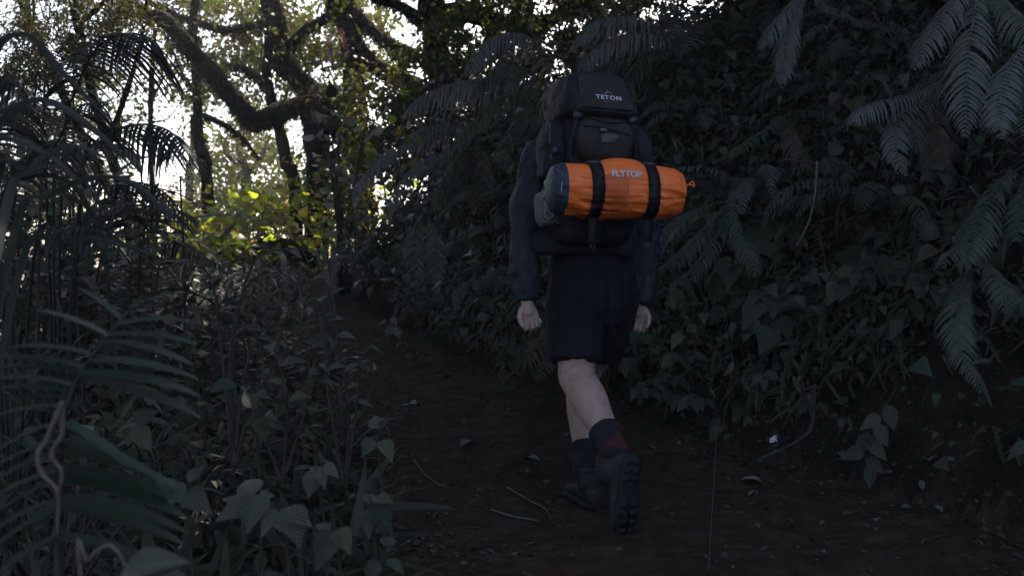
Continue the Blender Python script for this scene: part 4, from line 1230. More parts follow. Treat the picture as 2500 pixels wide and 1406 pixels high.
# ------------------------------------------------------------------ ferns of the bank
def Fp(Y, *pp): return A(Y, *pp)
BANKF = [
 # label, base(px,py), mat, fronds [(Y, pts..., opts)]
 ('arching dusty fern on the bank crest just above the backpack', (1660, 150), M_FERN_BRIGHT, 6.9, [
    ([(1660, 150), (1625, 95), (1540, 82), (1455, 115), (1405, 185)], dict(plen=.26, n=34, hang=.9)),
    ([(1660, 150), (1590, 60), (1520, 40), (1440, 60), (1385, 130)], dict(plen=.24, n=34, hang=.9)),
    ([(1660, 150), (1620, 120), (1560, 150), (1520, 230), (1500, 300)], dict(plen=.22, n=30, hang=.6, mat=M_FERNG)),
    ([(1660, 150), (1680, 80), (1650, 20), (1600, 0)], dict(plen=.2, n=26, hang=.6)),
    ([(1660, 150), (1655, 100), (1648, 60), (1640, 95)], dict(plen=.16, n=24))]),
 ('wide curtain-like fern drooping left of the hiker from the bank top', (1345, 235), M_FERN_BRIGHT, 7.3, [
    ([(1345, 235), (1280, 195), (1200, 190), (1110, 203), (1030, 235), (980, 285)], dict(plen=.30, n=42, hang=1.0)),
    ([(1345, 235), (1330, 130), (1270, 82), (1200, 92), (1160, 135), (1140, 185)], dict(plen=.26, n=38, hang=.9)),
    ([(1345, 235), (1300, 215), (1230, 240), (1150, 300), (1110, 360)], dict(plen=.24, n=34, hang=.8, mat=M_FERNG)),
    ([(1345, 235), (1310, 180), (1250, 160), (1190, 185), (1150, 235)], dict(plen=.24, n=34, hang=.8, mat=M_FERNG)),
    ([(1345, 235), (1290, 260), (1240, 330), (1220, 410)], dict(plen=.2, n=28, hang=.6, mat=M_FERNG))]),
 ('grey fern drooping over the shoulder of the bank by the bright gap', (1160, 330), M_FERN_BRIGHT, 8.0, [
    ([(1160, 330), (1100, 305), (1040, 308), (1000, 330)], dict(plen=.18, n=30, hang=.9)),
    ([(1160, 330), (1080, 340), (1000, 352), (930, 385), (880, 445), (862, 505)], dict(plen=.20, n=38, hang=.9)),
    ([(1160, 330), (1090, 370), (1020, 400), (970, 460), (950, 530)], dict(plen=.2, n=34, hang=.7)),
    ([(1160, 330), (1120, 380), (1080, 450), (1060, 520)], dict(plen=.18, n=30, hang=.6, mat=M_FERNG)),
    ([(1160, 330), (1180, 390), (1170, 460), (1150, 520)], dict(plen=.17, n=28, hang=.6, mat=M_FERND))]),
 ('hanging pair of fronds low on the bank between trail bend and hiker', (1040, 520), M_FERNG, 7.6, [
    ([(1040, 520), (1015, 560), (1015, 620), (1030, 690)], dict(plen=.15, n=28, hang=.4)),
    ([(1040, 520), (1060, 570), (1065, 640), (1060, 700)], dict(plen=.13, n=26, hang=.4))]),
 ('pale feathery frond hanging down below the dark top of the bank', (1975, -40), M_FERN, 5.7, [
    ([(1975, -40), (1945, 20), (1925, 80), (1915, 145), (1908, 215)], dict(plen=.15, n=34, hang=.5, fwd=.7)),
    ([(1975, -40), (1920, 20), (1880, 70), (1850, 120)], dict(plen=.14, n=28, hang=.9)),
    ([(1975, -40), (2010, 10), (2060, 30), (2120, 70)], dict(plen=.12, n=24, hang=.6, mat=M_FERNG))]),
 ('giant fern frond hanging at the upper edge with long ribbed leaflets', (2400, -60), M_FERN, 4.5, [
    ([(2400, -60), (2380, 20), (2366, 120), (2360, 230), (2356, 335)], dict(plen=.17, n=34, pw=.026, hang=.35, fwd=.55)),
    ([(2400, -60), (2330, 0), (2270, 80), (2230, 170)], dict(plen=.16, n=30, pw=.026, hang=.5)),
    ([(2400, -60), (2450, 0), (2490, 60), (2530, 130)], dict(plen=.16, n=28, pw=.026, hang=.4, mat=M_FERNG))]),
 ('ribbed fern frond curling down beside the giant frond', (2530, 80), M_FERN, 4.2, [
    ([(2530, 80), (2480, 140), (2448, 210), (2440, 280), (2446, 340)], dict(plen=.11, n=28, pw=.026, hang=.3)),
    ([(2530, 80), (2510, 180), (2500, 260), (2505, 340)], dict(plen=.10, n=24, pw=.024, hang=.3, mat=M_FERNG))]),
 ('fern arching left with hanging leaflets in the middle of the bank', (2310, 190), M_FERN, 4.8, [
    ([(2310, 190), (2240, 225), (2160, 245), (2100, 265), (2065, 305)], dict(plen=.15, n=32, pw=.024, hang=.9)),
    ([(2310, 190), (2240, 240), (2190, 300), (2190, 370), (2212, 430)], dict(plen=.11, n=28, pw=.022, hang=.4)),
    ([(2310, 190), (2285, 270), (2295, 350), (2310, 410)], dict(plen=.13, n=28, pw=.024, hang=.5, mat=M_FERND)),
    ([(2310, 190), (2270, 230), (2230, 300), (2250, 380)], dict(plen=.12, n=26, pw=.022, hang=.5, mat=M_FERNG))]),
 ('green fern drooping at mid height at the outer end of the bank', (2510, 400), M_FERNG, 4.2, [
    ([(2510, 400), (2440, 445), (2395, 530), (2370, 600), (2350, 660)], dict(plen=.13, n=32, pw=.022, hang=.4)),
    ([(2510, 400), (2500, 480), (2490, 540), (2480, 590)], dict(plen=.12, n=26, pw=.022, hang=.4))]),
 ('bold herringbone frond hanging low above the bare bank foot', (2385, 620), M_FERNG, 4.1, [
    ([(2385, 620), (2350, 690), (2336, 770), (2350, 860), (2395, 960)], dict(plen=.115, n=38, pw=.017, hang=.25, fwd=.75)),
    ([(2385, 620), (2420, 660), (2450, 710), (2462, 770)], dict(plen=.10, n=26, pw=.018, hang=.3)),
    ([(2385, 620), (2370, 600), (2330, 610), (2280, 660)], dict(plen=.09, n=24, pw=.016, hang=.4))]),
 ('fern frond reaching down left through the leaves behind the orange roll', (1930, 275), M_FERNG, 5.9, [
    ([(1930, 275), (1880, 310), (1810, 355), (1740, 400)], dict(plen=.13, n=28, hang=.3)),
    ([(1930, 275), (1970, 270), (2030, 280), (2090, 330)], dict(plen=.12, n=26, hang=.5)),
    ([(1930, 275), (1930, 330), (1960, 390), (2010, 420)], dict(plen=.13, n=26, hang=.4, mat=M_FERND))]),
 ('fern spilling towards the trail beside the free end of the orange roll', (1780, 490), M_FERNG, 5.4, [
    ([(1780, 490), (1700, 510), (1640, 550), (1605, 610)], dict(plen=.13, n=30, hang=.5)),
    ([(1780, 490), (1720, 560), (1660, 620), (1605, 660)], dict(plen=.12, n=30, hang=.4)),
    ([(1780, 490), (1750, 580), (1690, 660), (1640, 700)], dict(plen=.11, n=26, hang=.4)),
    ([(1780, 490), (1800, 560), (1830, 620), (1850, 680)], dict(plen=.11, n=24, hang=.4))]),
 ('withered frond trailing down to the trail behind the hiker\'s near hand', (1345, 780), M_FERND, 5.9, [
    ([(1345, 780), (1320, 830), (1270, 890), (1215, 960, .05)], dict(plen=.13, n=30, hang=.3)),
    ([(1345, 780), (1345, 840), (1330, 890), (1310, 930)], dict(plen=.10, n=24, hang=.3))]),
]
for lab, (bx_, by_), mt, Y, frs in BANKF:
    base = at(bx_, by_, Y)
    fern(base, [(Fp(Y, *[(p[0], p[1], (p[2] if len(p) > 2 else -.10 * i)) for i, p in enumerate(pts)]), o) for pts, o in frs], lab, mt, 'ferns on the bank')

# scattered smaller ferns, between the named ones
rr = random.Random(5)
LAND = [((1450, 300), 'the backpack'), ((1510, 470), 'the orange roll'), ((1915, 130), 'the pale hanging frond'), ((2360, 200), 'the giant hanging frond'), ((2350, 830), 'the herringbone frond'), ((1980, 480), 'the bowed vine'), ((2170, 300), 'the arching middle fern'), ((1960, 760), 'the largest round leaves'), ((1150, 220), 'the curtain-like fern'), ((950, 420), 'the drooping grey fern'), ((1260, 560), 'the near sleeve'), ((1590, 640), 'the far sleeve'), ((1720, 960), 'the bank-foot plants'), ((1030, 620), 'the hanging pair of fronds'), ((1540, 90), 'the arching crest fern')]
USED = set()
def where(px, py, what):
    c = sorted(LAND, key=lambda l: math.hypot(l[0][0] - px, l[0][1] - py))
    for pre in ('just', 'well', 'farther', 'far'):
        for (lx, ly), nm in c[:4]:
            dx, dy = px - lx, py - ly
            rel = ('right of' if dx > 0 else 'left of') if abs(dx) > abs(dy) else ('below' if dy > 0 else 'above')
            lab = '%s %s %s %s in the bank tangle' % (what, pre, rel, nm)
            if lab not in USED:
                USED.add(lab); return lab
    return what + ' in the bank tangle'
fill = [(1420, 330), (1700, 200), (1820, 120), (2080, 140), (2180, 60), (1780, 30), (1560, 20), (2260, 30), (1240, 520), (1130, 620), (960, 640), (1200, 440), (2150, 560), (2050, 470), (1850, 520), (1700, 330), (2010, 240), (2460, 230)]
for k, (px, py) in enumerate(fill):
    p, okk = hit(px, py)
    if not okk: continue
    a = math.atan2(-1, -.6) + rr.uniform(-.5, .5)
    rand_fern(p, 5, rr.uniform(.55, .85), a, 1.2, .7, -.9, where(px, py, 'smaller fern'), rr.choice([M_FERN, M_FERNG, M_FERNG, M_FERN]), 'small ferns in the bank tangle', rg=rr, plen=rr.uniform(.10, .15), n=24, hang=.5, pw=.018)

# ------------------------------------------------------------------ bank undergrowth (ground cover nobody could count)
def bank_points(n, dmin=.02, dmax=3.6):
    x = rng.uniform(-2.0, 5.2, n * 6); y = rng.uniform(2.2, 12.0, n * 6)
    d, _ = bank_d(x, y)
    # keep what can be seen from the trail
    px = x / y * 2500 + 1250
    ok = (d > dmin) & (d < dmax) & (px > 600) & (px < 3000)
    x, y = x[ok], y[ok]
    P, Nn = surf(x, y)
    w = 1 / np.clip(Nn[:, 2], .3, 1)
    k = rng.random(len(w)) < w / w.max()
    # bare foot of the bank at the near end
    bare = (x > .95) & (P[:, 2] < .52 + .42 * fbm(P * 1.5, 3)) & (rng.random(len(x)) > .04) 
    k &= ~bare
    P, Nn = P[k], Nn[k]
    cl = fbm(P * 2.2 + 4, 3)
    k2 = cl + rng.uniform(-.8, .8, len(cl)) > -.25
    return P[k2][:n], Nn[k2][:n]
def cover(name, label, n, T, smin, smax, mat, lift, hang, dmax=3.6):
    P, Nn = bank_points(n, dmax=dmax); m = len(P)
    P = P + Nn * rng.uniform(.0, lift, m)[:, None]
    D = Nn * .7 + rdir(m) * .8 + np.array([0, 0, -hang])
    o = leaf_mass(name, T, P, D, Nn + np.array([0, -.3, .8]) + rdir(m) * .5, rng.uniform(smin, smax, m), mat)
    o['kind'] = 'stuff'; o['label'] = label; o['category'] = 'undergrowth'
    return o
cover('undergrowth', 'dense small-leaved ground cover clothing the steep bank', 17000, OVATE, .025, .07, M_ULEAF, .22, .5)
cover('undergrowth', 'slender-leaved ground cover mixed through the steep bank', 12000, LANCE, .05, .12, M_ULEAF, .24, .6)
cover('undergrowth', 'fine tiny-leaved creeper spread over the steep bank', 15000, TINY, .018, .04, M_BLEAF, .26, .3)
cover('undergrowth', 'hanging narrow dead and living blades matted over the bank', 15000, BLADE, .08, .21, M_ULEAF, .16, 1.1)
cover('undergrowth', 'broader dusty leaves scattered through the bank cover', 4200, HEART, .06, .12, M_BLEAF, .30, .45)

nb_ = 380
x = rng.uniform(.9, 3.2, nb_ * 3); y = rng.uniform(2.8, 6.2, nb_ * 3); d, _ = bank_d(x, y); ok = (d > -.1) & (d < .7); x, y = x[ok][:nb_], y[ok][:nb_]
P, Nn = surf(x, y); m_ = len(P)
o = leaf_mass('leaf_litter', OVATE, P + Nn * .012, rdir(m_) * .8 + np.array([0, 0, -.4]), Nn + rdir(m_) * .4, rng.uniform(.02, .06, m_), M_LITTER)
o['kind'] = 'stuff'; o['label'] = 'dead leaves caught on the bare soil of the bank foot'; o['category'] = 'litter'
# hanging roots, vines and twigs on the bank
def vine(pts, Y, r, label, mat=M_TWIG, name='vine', dy=0):
    P = A(Y, *pts); mb = MB(); tube(mb, P, [r * (1 - .5 * i / (len(P) - 1)) for i in range(len(P))], M=6, n=26, bump=.15, bs=30)
    o = link(name, mb.mesh(name, P[0]), mat); o.location = P[0]
    tag(o, label, 'vine' if name == 'vine' else name)
    return o
vine([(1995, 395), (1990, 470), (1975, 540), (1945, 600)], 4.9, .006, 'thin pale vine hanging in a bow through the middle of the bank', M_DRYVINE)
vine([(1915, 390), (1960, 395), (2010, 402), (2060, 412)], 5.0, .006, 'bare twig sticking out level above the bowed vine')
vine([(2130, 30), (2150, 60), (2180, 100), (2165, 150)], 5.2, .005, 'thin looping tendril high on the bank between hanging fronds')
vine([(2010, 30), (2080, 50), (2160, 70), (2240, 120)], 5.3, .005, 'long thin stalk crossing high on the bank')
vine([(1975, 965), (1985, 1000), (1980, 1045), (1950, 1075), (1900, 1100), (1850, 1122)], 4.72, .013, 'curved exposed root at the foot of the bank beside the white scrap', M_TWIG, 'root')
vine([(1650, 560), (1625, 600), (1600, 650), (1592, 690)], 4.9, .004, 'slim pale stalk bending down just beside the hiker\'s far sleeve', M_DRYVINE)

# ------------------------------------------------------------------ leafy plants with single leaves
def leafy(base, tips, nl, size, mat, label, group=None, T=OVATE, key='ovate', rg=random, face=(0, -.55, .8), stem_mat=None, stem_r=.004, cat='plant', name='leafy_plant'):
    root = empty(name, base, label, cat, group)
    for tip in tips:
        b, t = Vector(base), Vector(tip)
        mid = b.lerp(t, .5) + Vector((0, 0, .18 * (t - b).length)) 
        C = catmull([b, mid, t], 16); mb = MB()
        tube(mb, C, np.linspace(stem_r, stem_r * .4, 16), M=5, cap='flat')
        link('stem', mb.mesh('stem', base), stem_mat or M_STEMG, root)
        for i in range(nl):
            f = .30 + .70 * (i + 1) / nl
            p = C[min(15, int(f * 15))]
            tan = C[-1] - C[-4]; tan /= np.linalg.norm(tan)
            sd = np.cross(tan, [0, 0, 1]); sd /= max(np.linalg.norm(sd), 1e-6)
            if i == nl - 1: d = tan + np.array([0, 0, -.3])
            else: d = sd * (1 if i % 2 else -1) + tan * .45 + np.array([rg.uniform(-.25, .25), rg.uniform(-.25, .25), rg.uniform(-.75, -.05)])
            nn = np.array(face) + np.array([rg.uniform(-.35, .35) for _ in range(3)])
            leaf_obj(T, key, mat, p, d, nn, size * rg.uniform(.7, 1.15), root)
    return root
rp_ = random.Random(11)
def bank_plant(px, py, size, nst, nl, mat, label, group, T=OVATE, key='ovate', reach=.28, drop=.05):
    p, okk = hit(px, py + 30)
    tips = []
    for s in range(nst):
        tips.append(p + Vector((rp_.uniform(-1, 1) * reach, -rp_.uniform(.35, 1) * reach, rp_.uniform(-.3, .7) * reach - drop)))
    return leafy(p, tips, nl, size, mat, label, group, T, key, rp_)
NAMED = [
 (1640, 950, .13, 5, 6, M_BLEAF, 'low spreading plant with pointed leaves beside the raised boot', 'ovate'),
 (1740, 980, .12, 5, 6, M_BLEAF, 'pointed-leaf plant at the bank foot nearest the open trail', 'ovate'),
 (1560, 880, .14, 4, 5, M_PALELEAF, 'small plant with paler leaves right of the bare calf', 'ovate'),
 (1690, 900, .13, 4, 6, M_BLEAF, 'pointed-leaf plant behind the raised boot, higher on the bank foot', 'ovate'),
 (1860, 920, .09, 3, 5, M_PALELEAF, 'little pale-leaved sprig above the bare dark soil', 'ovate'),
 (1640, 740, .13, 5, 5, M_BLEAF, 'broad-leaved plant beside the hiker\'s far hand', 'ovate'),
 (1800, 760, .14, 5, 5, M_BLEAF, 'plant with large round leaves in the lower middle of the bank', 'heart'),
 (1960, 740, .17, 5, 4, M_BLEAF, 'plant with the largest dull round leaves on the lower bank', 'heart'),
 (1800, 640, .16, 5, 5, M_BLEAF, 'broad-leaved plant under the bowed vine', 'heart'),
 (1900, 500, .18, 4, 4, M_BLEAF, 'big-leaved plant behind the bowed vine', 'heart'),
 (1720, 480, .14, 5, 5, M_BLEAF, 'ragged leafy plant above the free end of the orange roll', 'ovate'),
 (2130, 190, .16, 4, 4, M_BLEAF, 'rounded light leaves in a cluster high on the bank', 'heart'),
 (2100, 590, .14, 4, 5, M_BLEAF, 'leafy plant in the dark hollow left of the herringbone frond', 'heart'),
 (2230, 520, .14, 4, 5, M_BLEAF, 'star-leaved plant below the arching middle fern', 'ovate'),
 (2290, 720, .11, 5, 5, M_ULEAF, 'scrubby plant under the low herringbone frond', 'ovate'),
 (2180, 660, .12, 4, 5, M_BLEAF, 'dull leafy clump right of the largest round leaves', 'ovate'),
 (1200, 660, .15, 4, 5, M_PALELEAF, 'light star-shaped leaf cluster left of the hiker\'s sleeve', 'ovate'),
 (1080, 500, .13, 4, 6, M_BLEAF, 'leafy plant below the drooping grey fern', 'ovate'),
 (1010, 760, .10, 4, 5, M_BLEAF, 'small plant at the bank foot by the trail bend', 'ovate'),
 (960, 815, .09, 3, 5, M_PALELEAF, 'pale sprig at the very edge of the trail under the bank', 'ovate'),
 (1130, 560, .14, 5, 6, M_BLEAF, 'bushy plant with long drooping leaves left of the hiker', 'lance'),
 (1250, 840, .11, 4, 5, M_ULEAF, 'dark low plant behind the near hand', 'ovate'),
]
TT = {'ovate': OVATE, 'heart': HEART, 'lance': LANCE}
for px, py, sz, ns, nl, mt, lab, key in NAMED:
    bank_plant(px, py, sz, ns, nl, mt, lab, 'leafy plants on the bank', TT[key], key)
# hanging stem with single leaves over the bare bank
hb = at(2175, 930, 4.55)
hs = empty('leafy_plant', hb, 'leafy stem dangling over the bare soil at the bank foot', 'plant', 'leafy plants on the bank')
C = catmull(A(4.5, (2190, 945), (2150, 1010), (2120, 1060), (2110, 1110), (2130, 1150)), 20)
mb = MB(); tube(mb, C, .003, M=5); link('stem', mb.mesh('stem', hb), M_STEMG, hs)
for i, (dx, dz) in enumerate([(.3, -1), (-.9, -.6), (.6, -.9), (-.6, -1), (.8, -.6), (-1, -.3), (.7, -.5), (.1, -1)]):
    leaf_obj(OVATE, 'ovate', M_PALELEAF if i in (1, 2) else M_BLEAF, C[3 + i * 2], (dx, -.2, dz), (rp_.uniform(-.3, .3), -1, .4), rp_.uniform(.08, .13), hs)

# filler plants, told apart by nothing
for k in range(34):
    px = rp_.uniform(1000, 2480); py = rp_.uniform(120, 800)
    if 1250 < px < 1600 and 200 < py < 900: continue
    tk = rp_.choice([(OVATE, 'ovate'), (OVATE, 'ovate'), (HEART, 'heart'), (LANCE, 'lance')]); mk = rp_.choice([M_BLEAF, M_BLEAF, M_ULEAF, M_PALELEAF])
    what = {'ovate': 'oval-leaved plant', 'heart': 'round-leaved plant', 'lance': 'narrow-leaved plant'}[tk[1]]
    if mk is M_PALELEAF: what = 'pale ' + what
    bank_plant(px, py, rp_.uniform(.07, .13), 3, 5, mk, where(px, py, what), 'plants of the bank tangle', *tk)

# ------------------------------------------------------------------ thicket on the falling side of the trail
rl_ = random.Random(21)
LEFTF = [
 ('tall palm-like fern whose long leaflets arch against the sky', 4.3, (140, 640), [
    ([(140, 640), (150, 420), (190, 210), (245, 110), (320, 82), (380, 100)], dict(plen=.40, n=30, pw=.014, hang=.85, start=.35, taper=.75)),
    ([(140, 640), (200, 450), (250, 345), (330, 305), (410, 318), (455, 370)], dict(plen=.34, n=30, pw=.015, hang=.8, start=.35, taper=.75)),
    ([(140, 640), (110, 420), (70, 250), (20, 190), (-40, 200)], dict(plen=.34, n=26, pw=.014, hang=.8, start=.35)),
    ([(140, 640), (190, 520), (270, 455), (360, 450), (440, 500)], dict(plen=.28, n=26, pw=.014, hang=.7, start=.3)),
    ([(140, 640), (130, 480), (150, 330), (200, 260), (260, 250)], dict(plen=.32, n=26, pw=.014, hang=.9, start=.3))]),
 ('second tall fern with drooping dark leaflets at the picture edge', 3.7, (30, 760), [
    ([(30, 760), (30, 560), (60, 420), (130, 350), (230, 370)], dict(plen=.30, n=26, pw=.014, hang=.9, start=.3)),
    ([(30, 760), (0, 560), (-20, 380), (20, 270), (110, 240)], dict(plen=.30, n=26, pw=.014, hang=.9, start=.3)),
    ([(30, 760), (80, 640), (160, 560), (250, 560), (330, 620)], dict(plen=.26, n=24, pw=.014, hang=.7, start=.3)),
    ([(30, 760), (-20, 650), (-60, 540), (-20, 450)], dict(plen=.26, n=24, pw=.014, hang=.7))]),
 ('dark spreading fern below the white sky gap', 5.2, (330, 700), [
    ([(330, 700), (350, 580), (410, 510), (490, 540)], dict(plen=.26, n=24, pw=.016, hang=.6)),
    ([(330, 700), (310, 590), (250, 520), (170, 540)], dict(plen=.26, n=24, pw=.016, hang=.6)),
    ([(330, 700), (390, 640), (460, 610), (540, 650)], dict(plen=.22, n=22, pw=.016, hang=.5)),
    ([(330, 700), (340, 600), (330, 520), (300, 450)], dict(plen=.24, n=22, pw=.016, hang=.5))]),
]
for lab, Y, (bx_, by_), frs in LEFTF:
    gb = g(bx_, Y); gb.z += .1
    base = Vector((gb.x, gb.y, max(gb.z, -.2)))
    fr = []
    for pts, o in frs:
        P = Fp(Y, *[(p[0], p[1], -.06 * i) for i, p in enumerate(pts)])
        P[0] = base
        fr.append((P, o))
    fern(base, fr, lab, M_CANE, 'tall ferns of the thicket', rach=.007)

# canes: upright stems with strap-like blades
def cane(px, Y, top, lean, blades, label, bl=.45, r=.010, mat=None):
    b = g(px, Y); t = at(px + lean, top, Y)
    C = catmull([b, b.lerp(t, .5) + Vector((rl_.uniform(-.05, .05), rl_.uniform(-.05, .05), 0)), t], 20)
    root = empty('cane', b, label, 'cane', 'canes of the thicket')
    mb = MB(); tube(mb, C, np.linspace(r, r * .5, 20), M=7, cap='flat'); link('stalk', mb.mesh('stalk', b), M_TWIG, root)
    for k in range(blades):
        f = rl_.uniform(.35, 1); p = C[int(f * 19)]; a = rl_.uniform(0, 6.28)
        leaf_obj(BLADE, 'blade', mat or M_CANE, p, (math.cos(a), math.sin(a) * .7, rl_.uniform(.1, .9)), (rl_.uniform(-.3, .3), -.2, 1), bl * rl_.uniform(.6, 1.2), root)
    return root
canes = [(100, 4.6, 180, 10, 9, 'thick dark cane rising in front of the tall palm-like fern'), (225, 5.0, 330, -70, 8, 'slanting dark cane below the palm-like leaflets'),
         (350, 5.6, 380, -10, 7, 'dark cane standing inside the white sky gap'), 
         (300, 4.8, 480, -60, 7, 'short slanting cane under the sky gap'), 
         (420, 5.4, 430, 20, 7, 'slim cane at the inner edge of the thicket'), (265, 6.2, 250, 30, 7, 'tall slim cane behind the palm-like fern'), (140, 6.0, 150, 40, 8, 'tallest cane, far back at the picture edge')]
for c in canes: cane(*c)
# long blades close to the lens at the upper edge
nb = Vector((-1.35, 2.35, hz(-1.35, 2.35)))
nr = empty('reed_clump', nb, 'clump of long blurred strap leaves close to the viewer at the edge', 'reed')
for pts, w in (([(-60, 900), (-40, 500), (20, 300), (110, 250), (240, 330), (330, 420)], .020), ([(-60, 900), (-60, 400), (-20, 150), (60, 90), (150, 180), (260, 290)], .020),
               ([(-60, 900), (0, 600), (80, 420), (180, 360), (280, 400)], .018), ([(-60, 900), (-80, 600), (-60, 400), (0, 340), (130, 390), (210, 470)], .016), ([(-60, 900), (-20, 520), (60, 440), (170, 450), (250, 570)], .016),
               ([(-60, 900), (40, 700), (140, 600), (260, 590), (420, 640)], .015), ([(-60, 900), (20, 640), (130, 480), (300, 440), (450, 560)], .016)):
    P = [nb] + Fp(2.35, *[(p[0], p[1], .05 * i) for i, p in enumerate(pts)])[1:]
    C = catmull(P, 26); T, _, _ = frames(C); sd = nz(np.cross(T, np.array([0, -.5, .8])))
    wd = np.interp(np.linspace(0, 1, 26), [0, .2, .6, .9, 1], [.3, .7, 1, .5, .05]) * w
    nn = np.cross(sd, T)
    V = np.stack([C - sd * wd[:, None] + nn * wd[:, None] * .3, C, C + sd * wd[:, None] + nn * wd[:, None] * .3], 1)
    mb = MB(); mb.add(V.reshape(-1, 3), grid_faces(26, 3)); link('blade', mb.mesh('blade', nb), M_CANE, nr)

DS = [
 (60, 5.2, 1.7, .5, 300, .10, OVATE, 'dark leafy shrub behind the second tall fern'), (190, 5.8, 1.4, .5, 280, .09, OVATE, 'dark shrub tangled under the palm-like fern'),
 (-20, 4.2, 1.3, .45, 240, .10, LANCE, 'narrow-leaved dark shrub at the picture edge'), (90, 7.0, 1.9, .5, 380, .09, OVATE, 'tall dark shrub deep in the thicket'),
 (290, 6.4, 0.9, .5, 240, .09, OVATE, 'dark low shrub under the sky gap'), (410, 6.6, .9, .5, 240, .09, OVATE, 'dark shrub where thicket and sunlit crest meet'),
 (230, 4.4, .8, .4, 200, .09, LANCE, 'dark narrow-leaved bush in the shade behind the foreground frond'), (330, 3.9, .65, .4, 200, .09, OVATE, 'dark bush in the middle of the thicket foot'),
 (470, 5.4, .75, .45, 220, .085, OVATE, 'dim bush beside the trail bend'), (480, 3.8, .5, .35, 160, .08, LANCE, 'low dark clump left of the bare shrub stems'),
 (610, 6.2, .5, .4, 160, .08, OVATE, 'dim low plants at the trail edge before the bend'), (20, 7.6, 2.6, .8, 460, .085, OVATE, 'tallest dark shrub mass at the rear of the thicket'),
 (560, 7.8, .55, .5, 160, .08, LANCE, 'dry grassy shrub under the dark log'), (690, 8.6, .45, .4, 140, .08, OVATE, 'small dim shrub on the outer side of the trail bend'),
 (80, 3.2, .7, .4, 220, .085, LANCE, 'black-looking bush just behind the foreground frond'), (640, 4.6, .45, .3, 120, .08, OVATE, 'sparse dark plant left of the upright bare stems'),
 (900, 9.6, .5, .35, 130, .09, OVATE, 'small bush on the bank side of the trail bend'),
 (40, 6.0, 1.75, .5, 650, .11, OVATE, 'dense dark bush low at the picture edge behind the canes'), (150, 6.4, 1.65, .55, 650, .11, OVATE, 'dense dark bush low behind the palm-like fern'), (235, 7.4, 1.35, .45, 460, .10, OVATE, 'dense dark bush under the slanting trunks'), (350, 8.2, 1.0, .5, 400, .10, OVATE, 'dense dim bush below the sapling in the sky gap'),
]
for px, Y, h, rad, nl, lf, T, lab in DS:
    shrub(g(px, Y) + Vector((0, 0, .08)), h, rad, nl, lf, M_SHADELEAF if Y < 7 or px > 500 else M_CROWND, lab, T=T, group='shrubs of the thicket', stems=7)

# ground cover on the falling side: dry blades and small leaves
def cover_left(name, label, n, T, smin, smax, mat, lift, hang):
    x = rng.uniform(-5, -.3, n * 2); y = rng.uniform(1.2, 13, n * 2)
    le = np.interp(y, LE[:, 0], LE[:, 1]); ok = x < le - .02 + .25 * fbm(np.stack([x, y, x * 0], -1) * 2, 2)
    x, y = x[ok][:n], y[ok][:n]; P, Nn = surf(x, y); m = len(P)
    P = P + Nn * rng.uniform(0, lift, m)[:, None]
    o = leaf_mass(name, T, P, Nn * .8 + rdir(m) * .8 + np.array([0, 0, -hang]), rdir(m) * .6 + np.array([0, -.3, .9]), rng.uniform(smin, smax, m), mat)
    o['kind'] = 'stuff'; o['label'] = label; o['category'] = 'undergrowth'
cover_left('undergrowth', 'small dark leaves carpeting the thicket floor', 9000, OVATE, .03, .08, M_SHADELEAF, .18, .2)
cover_left('undergrowth', 'dry grassy blades on the thicket floor', 7000, BLADE, .12, .35, M_SHADELEAF, .06, .0)

# shrub with pale leaves leaning over the trail edge
def sprig(base, branches, label, mat, group=None, leaf=.1, T=OVATE, key='ovate', r=.006, name='shrub', sm=None):
    root = empty(name, base, label, 'shrub', group)
    for pts, nl in branches:
        C = catmull(pts, 30); mb = MB()
        tube(mb, C, np.linspace(r, r * .35, 30), M=6, cap='flat', bump=.1, bs=25); link('stem', mb.mesh('stem', base), sm or M_TWIG, root)
        for i in range(nl):
            f = .35 + .65 * (i + .5) / nl; j = min(29, int(f * 29)); tan = C[j] - C[max(j - 3, 0)]; tan = tan / max(np.linalg.norm(tan), 1e-6)
            sd = nz(np.cross(tan, [0, .3, 1]))
            d = sd * (1 if i % 2 else -1) + tan * .5 + np.array([rl_.uniform(-.4, .4), rl_.uniform(-.4, .4), rl_.uniform(-.8, .1)])
            leaf_obj(T, key, mat, C[j], d, np.array([rl_.uniform(-.4, .4), -.45, .85]), leaf * rl_.uniform(.6, 1.15), root)
    return root
s1 = g(840, 3.5); s1.x -= .02
sprig(s1, [(Fp(3.5, (845, 1180), (850, 1000), (825, 830), (805, 660), (790, 560)), 9), (Fp(3.5, (845, 1180), (870, 1000), (880, 880), (930, 820)), 6), (Fp(3.5, (840, 1180), (800, 950), (795, 780), (770, 720)), 5), (Fp(3.45, (850, 1100), (900, 1050), (960, 1005), (1025, 975)), 2)],
      'upright shrub of bare brown stems with few leaves at the trail edge', M_PALELEAF, leaf=.075)
s2 = g(560, 3.4)
sprig(s2, [(Fp(3.4, (570, 1150), (560, 900), (590, 720), (660, 665), (740, 690)), 11), (Fp(3.3, (570, 1150), (540, 850), (520, 700), (480, 640), (420, 640)), 9), (Fp(3.2, (570, 1150), (600, 900), (660, 780), (720, 740), (780, 760)), 11), (Fp(3.5, (570, 1150), (570, 850), (620, 640), (720, 610), (790, 620)), 9), (Fp(3.2, (570, 1150), (620, 980), (700, 850), (760, 820)), 7)],
      'arching shrub with pale dusty leaves hanging over the trail bend', M_PALELEAF, leaf=.095, T=LANCE, key='lance2')
s3 = g(690, 3.0)
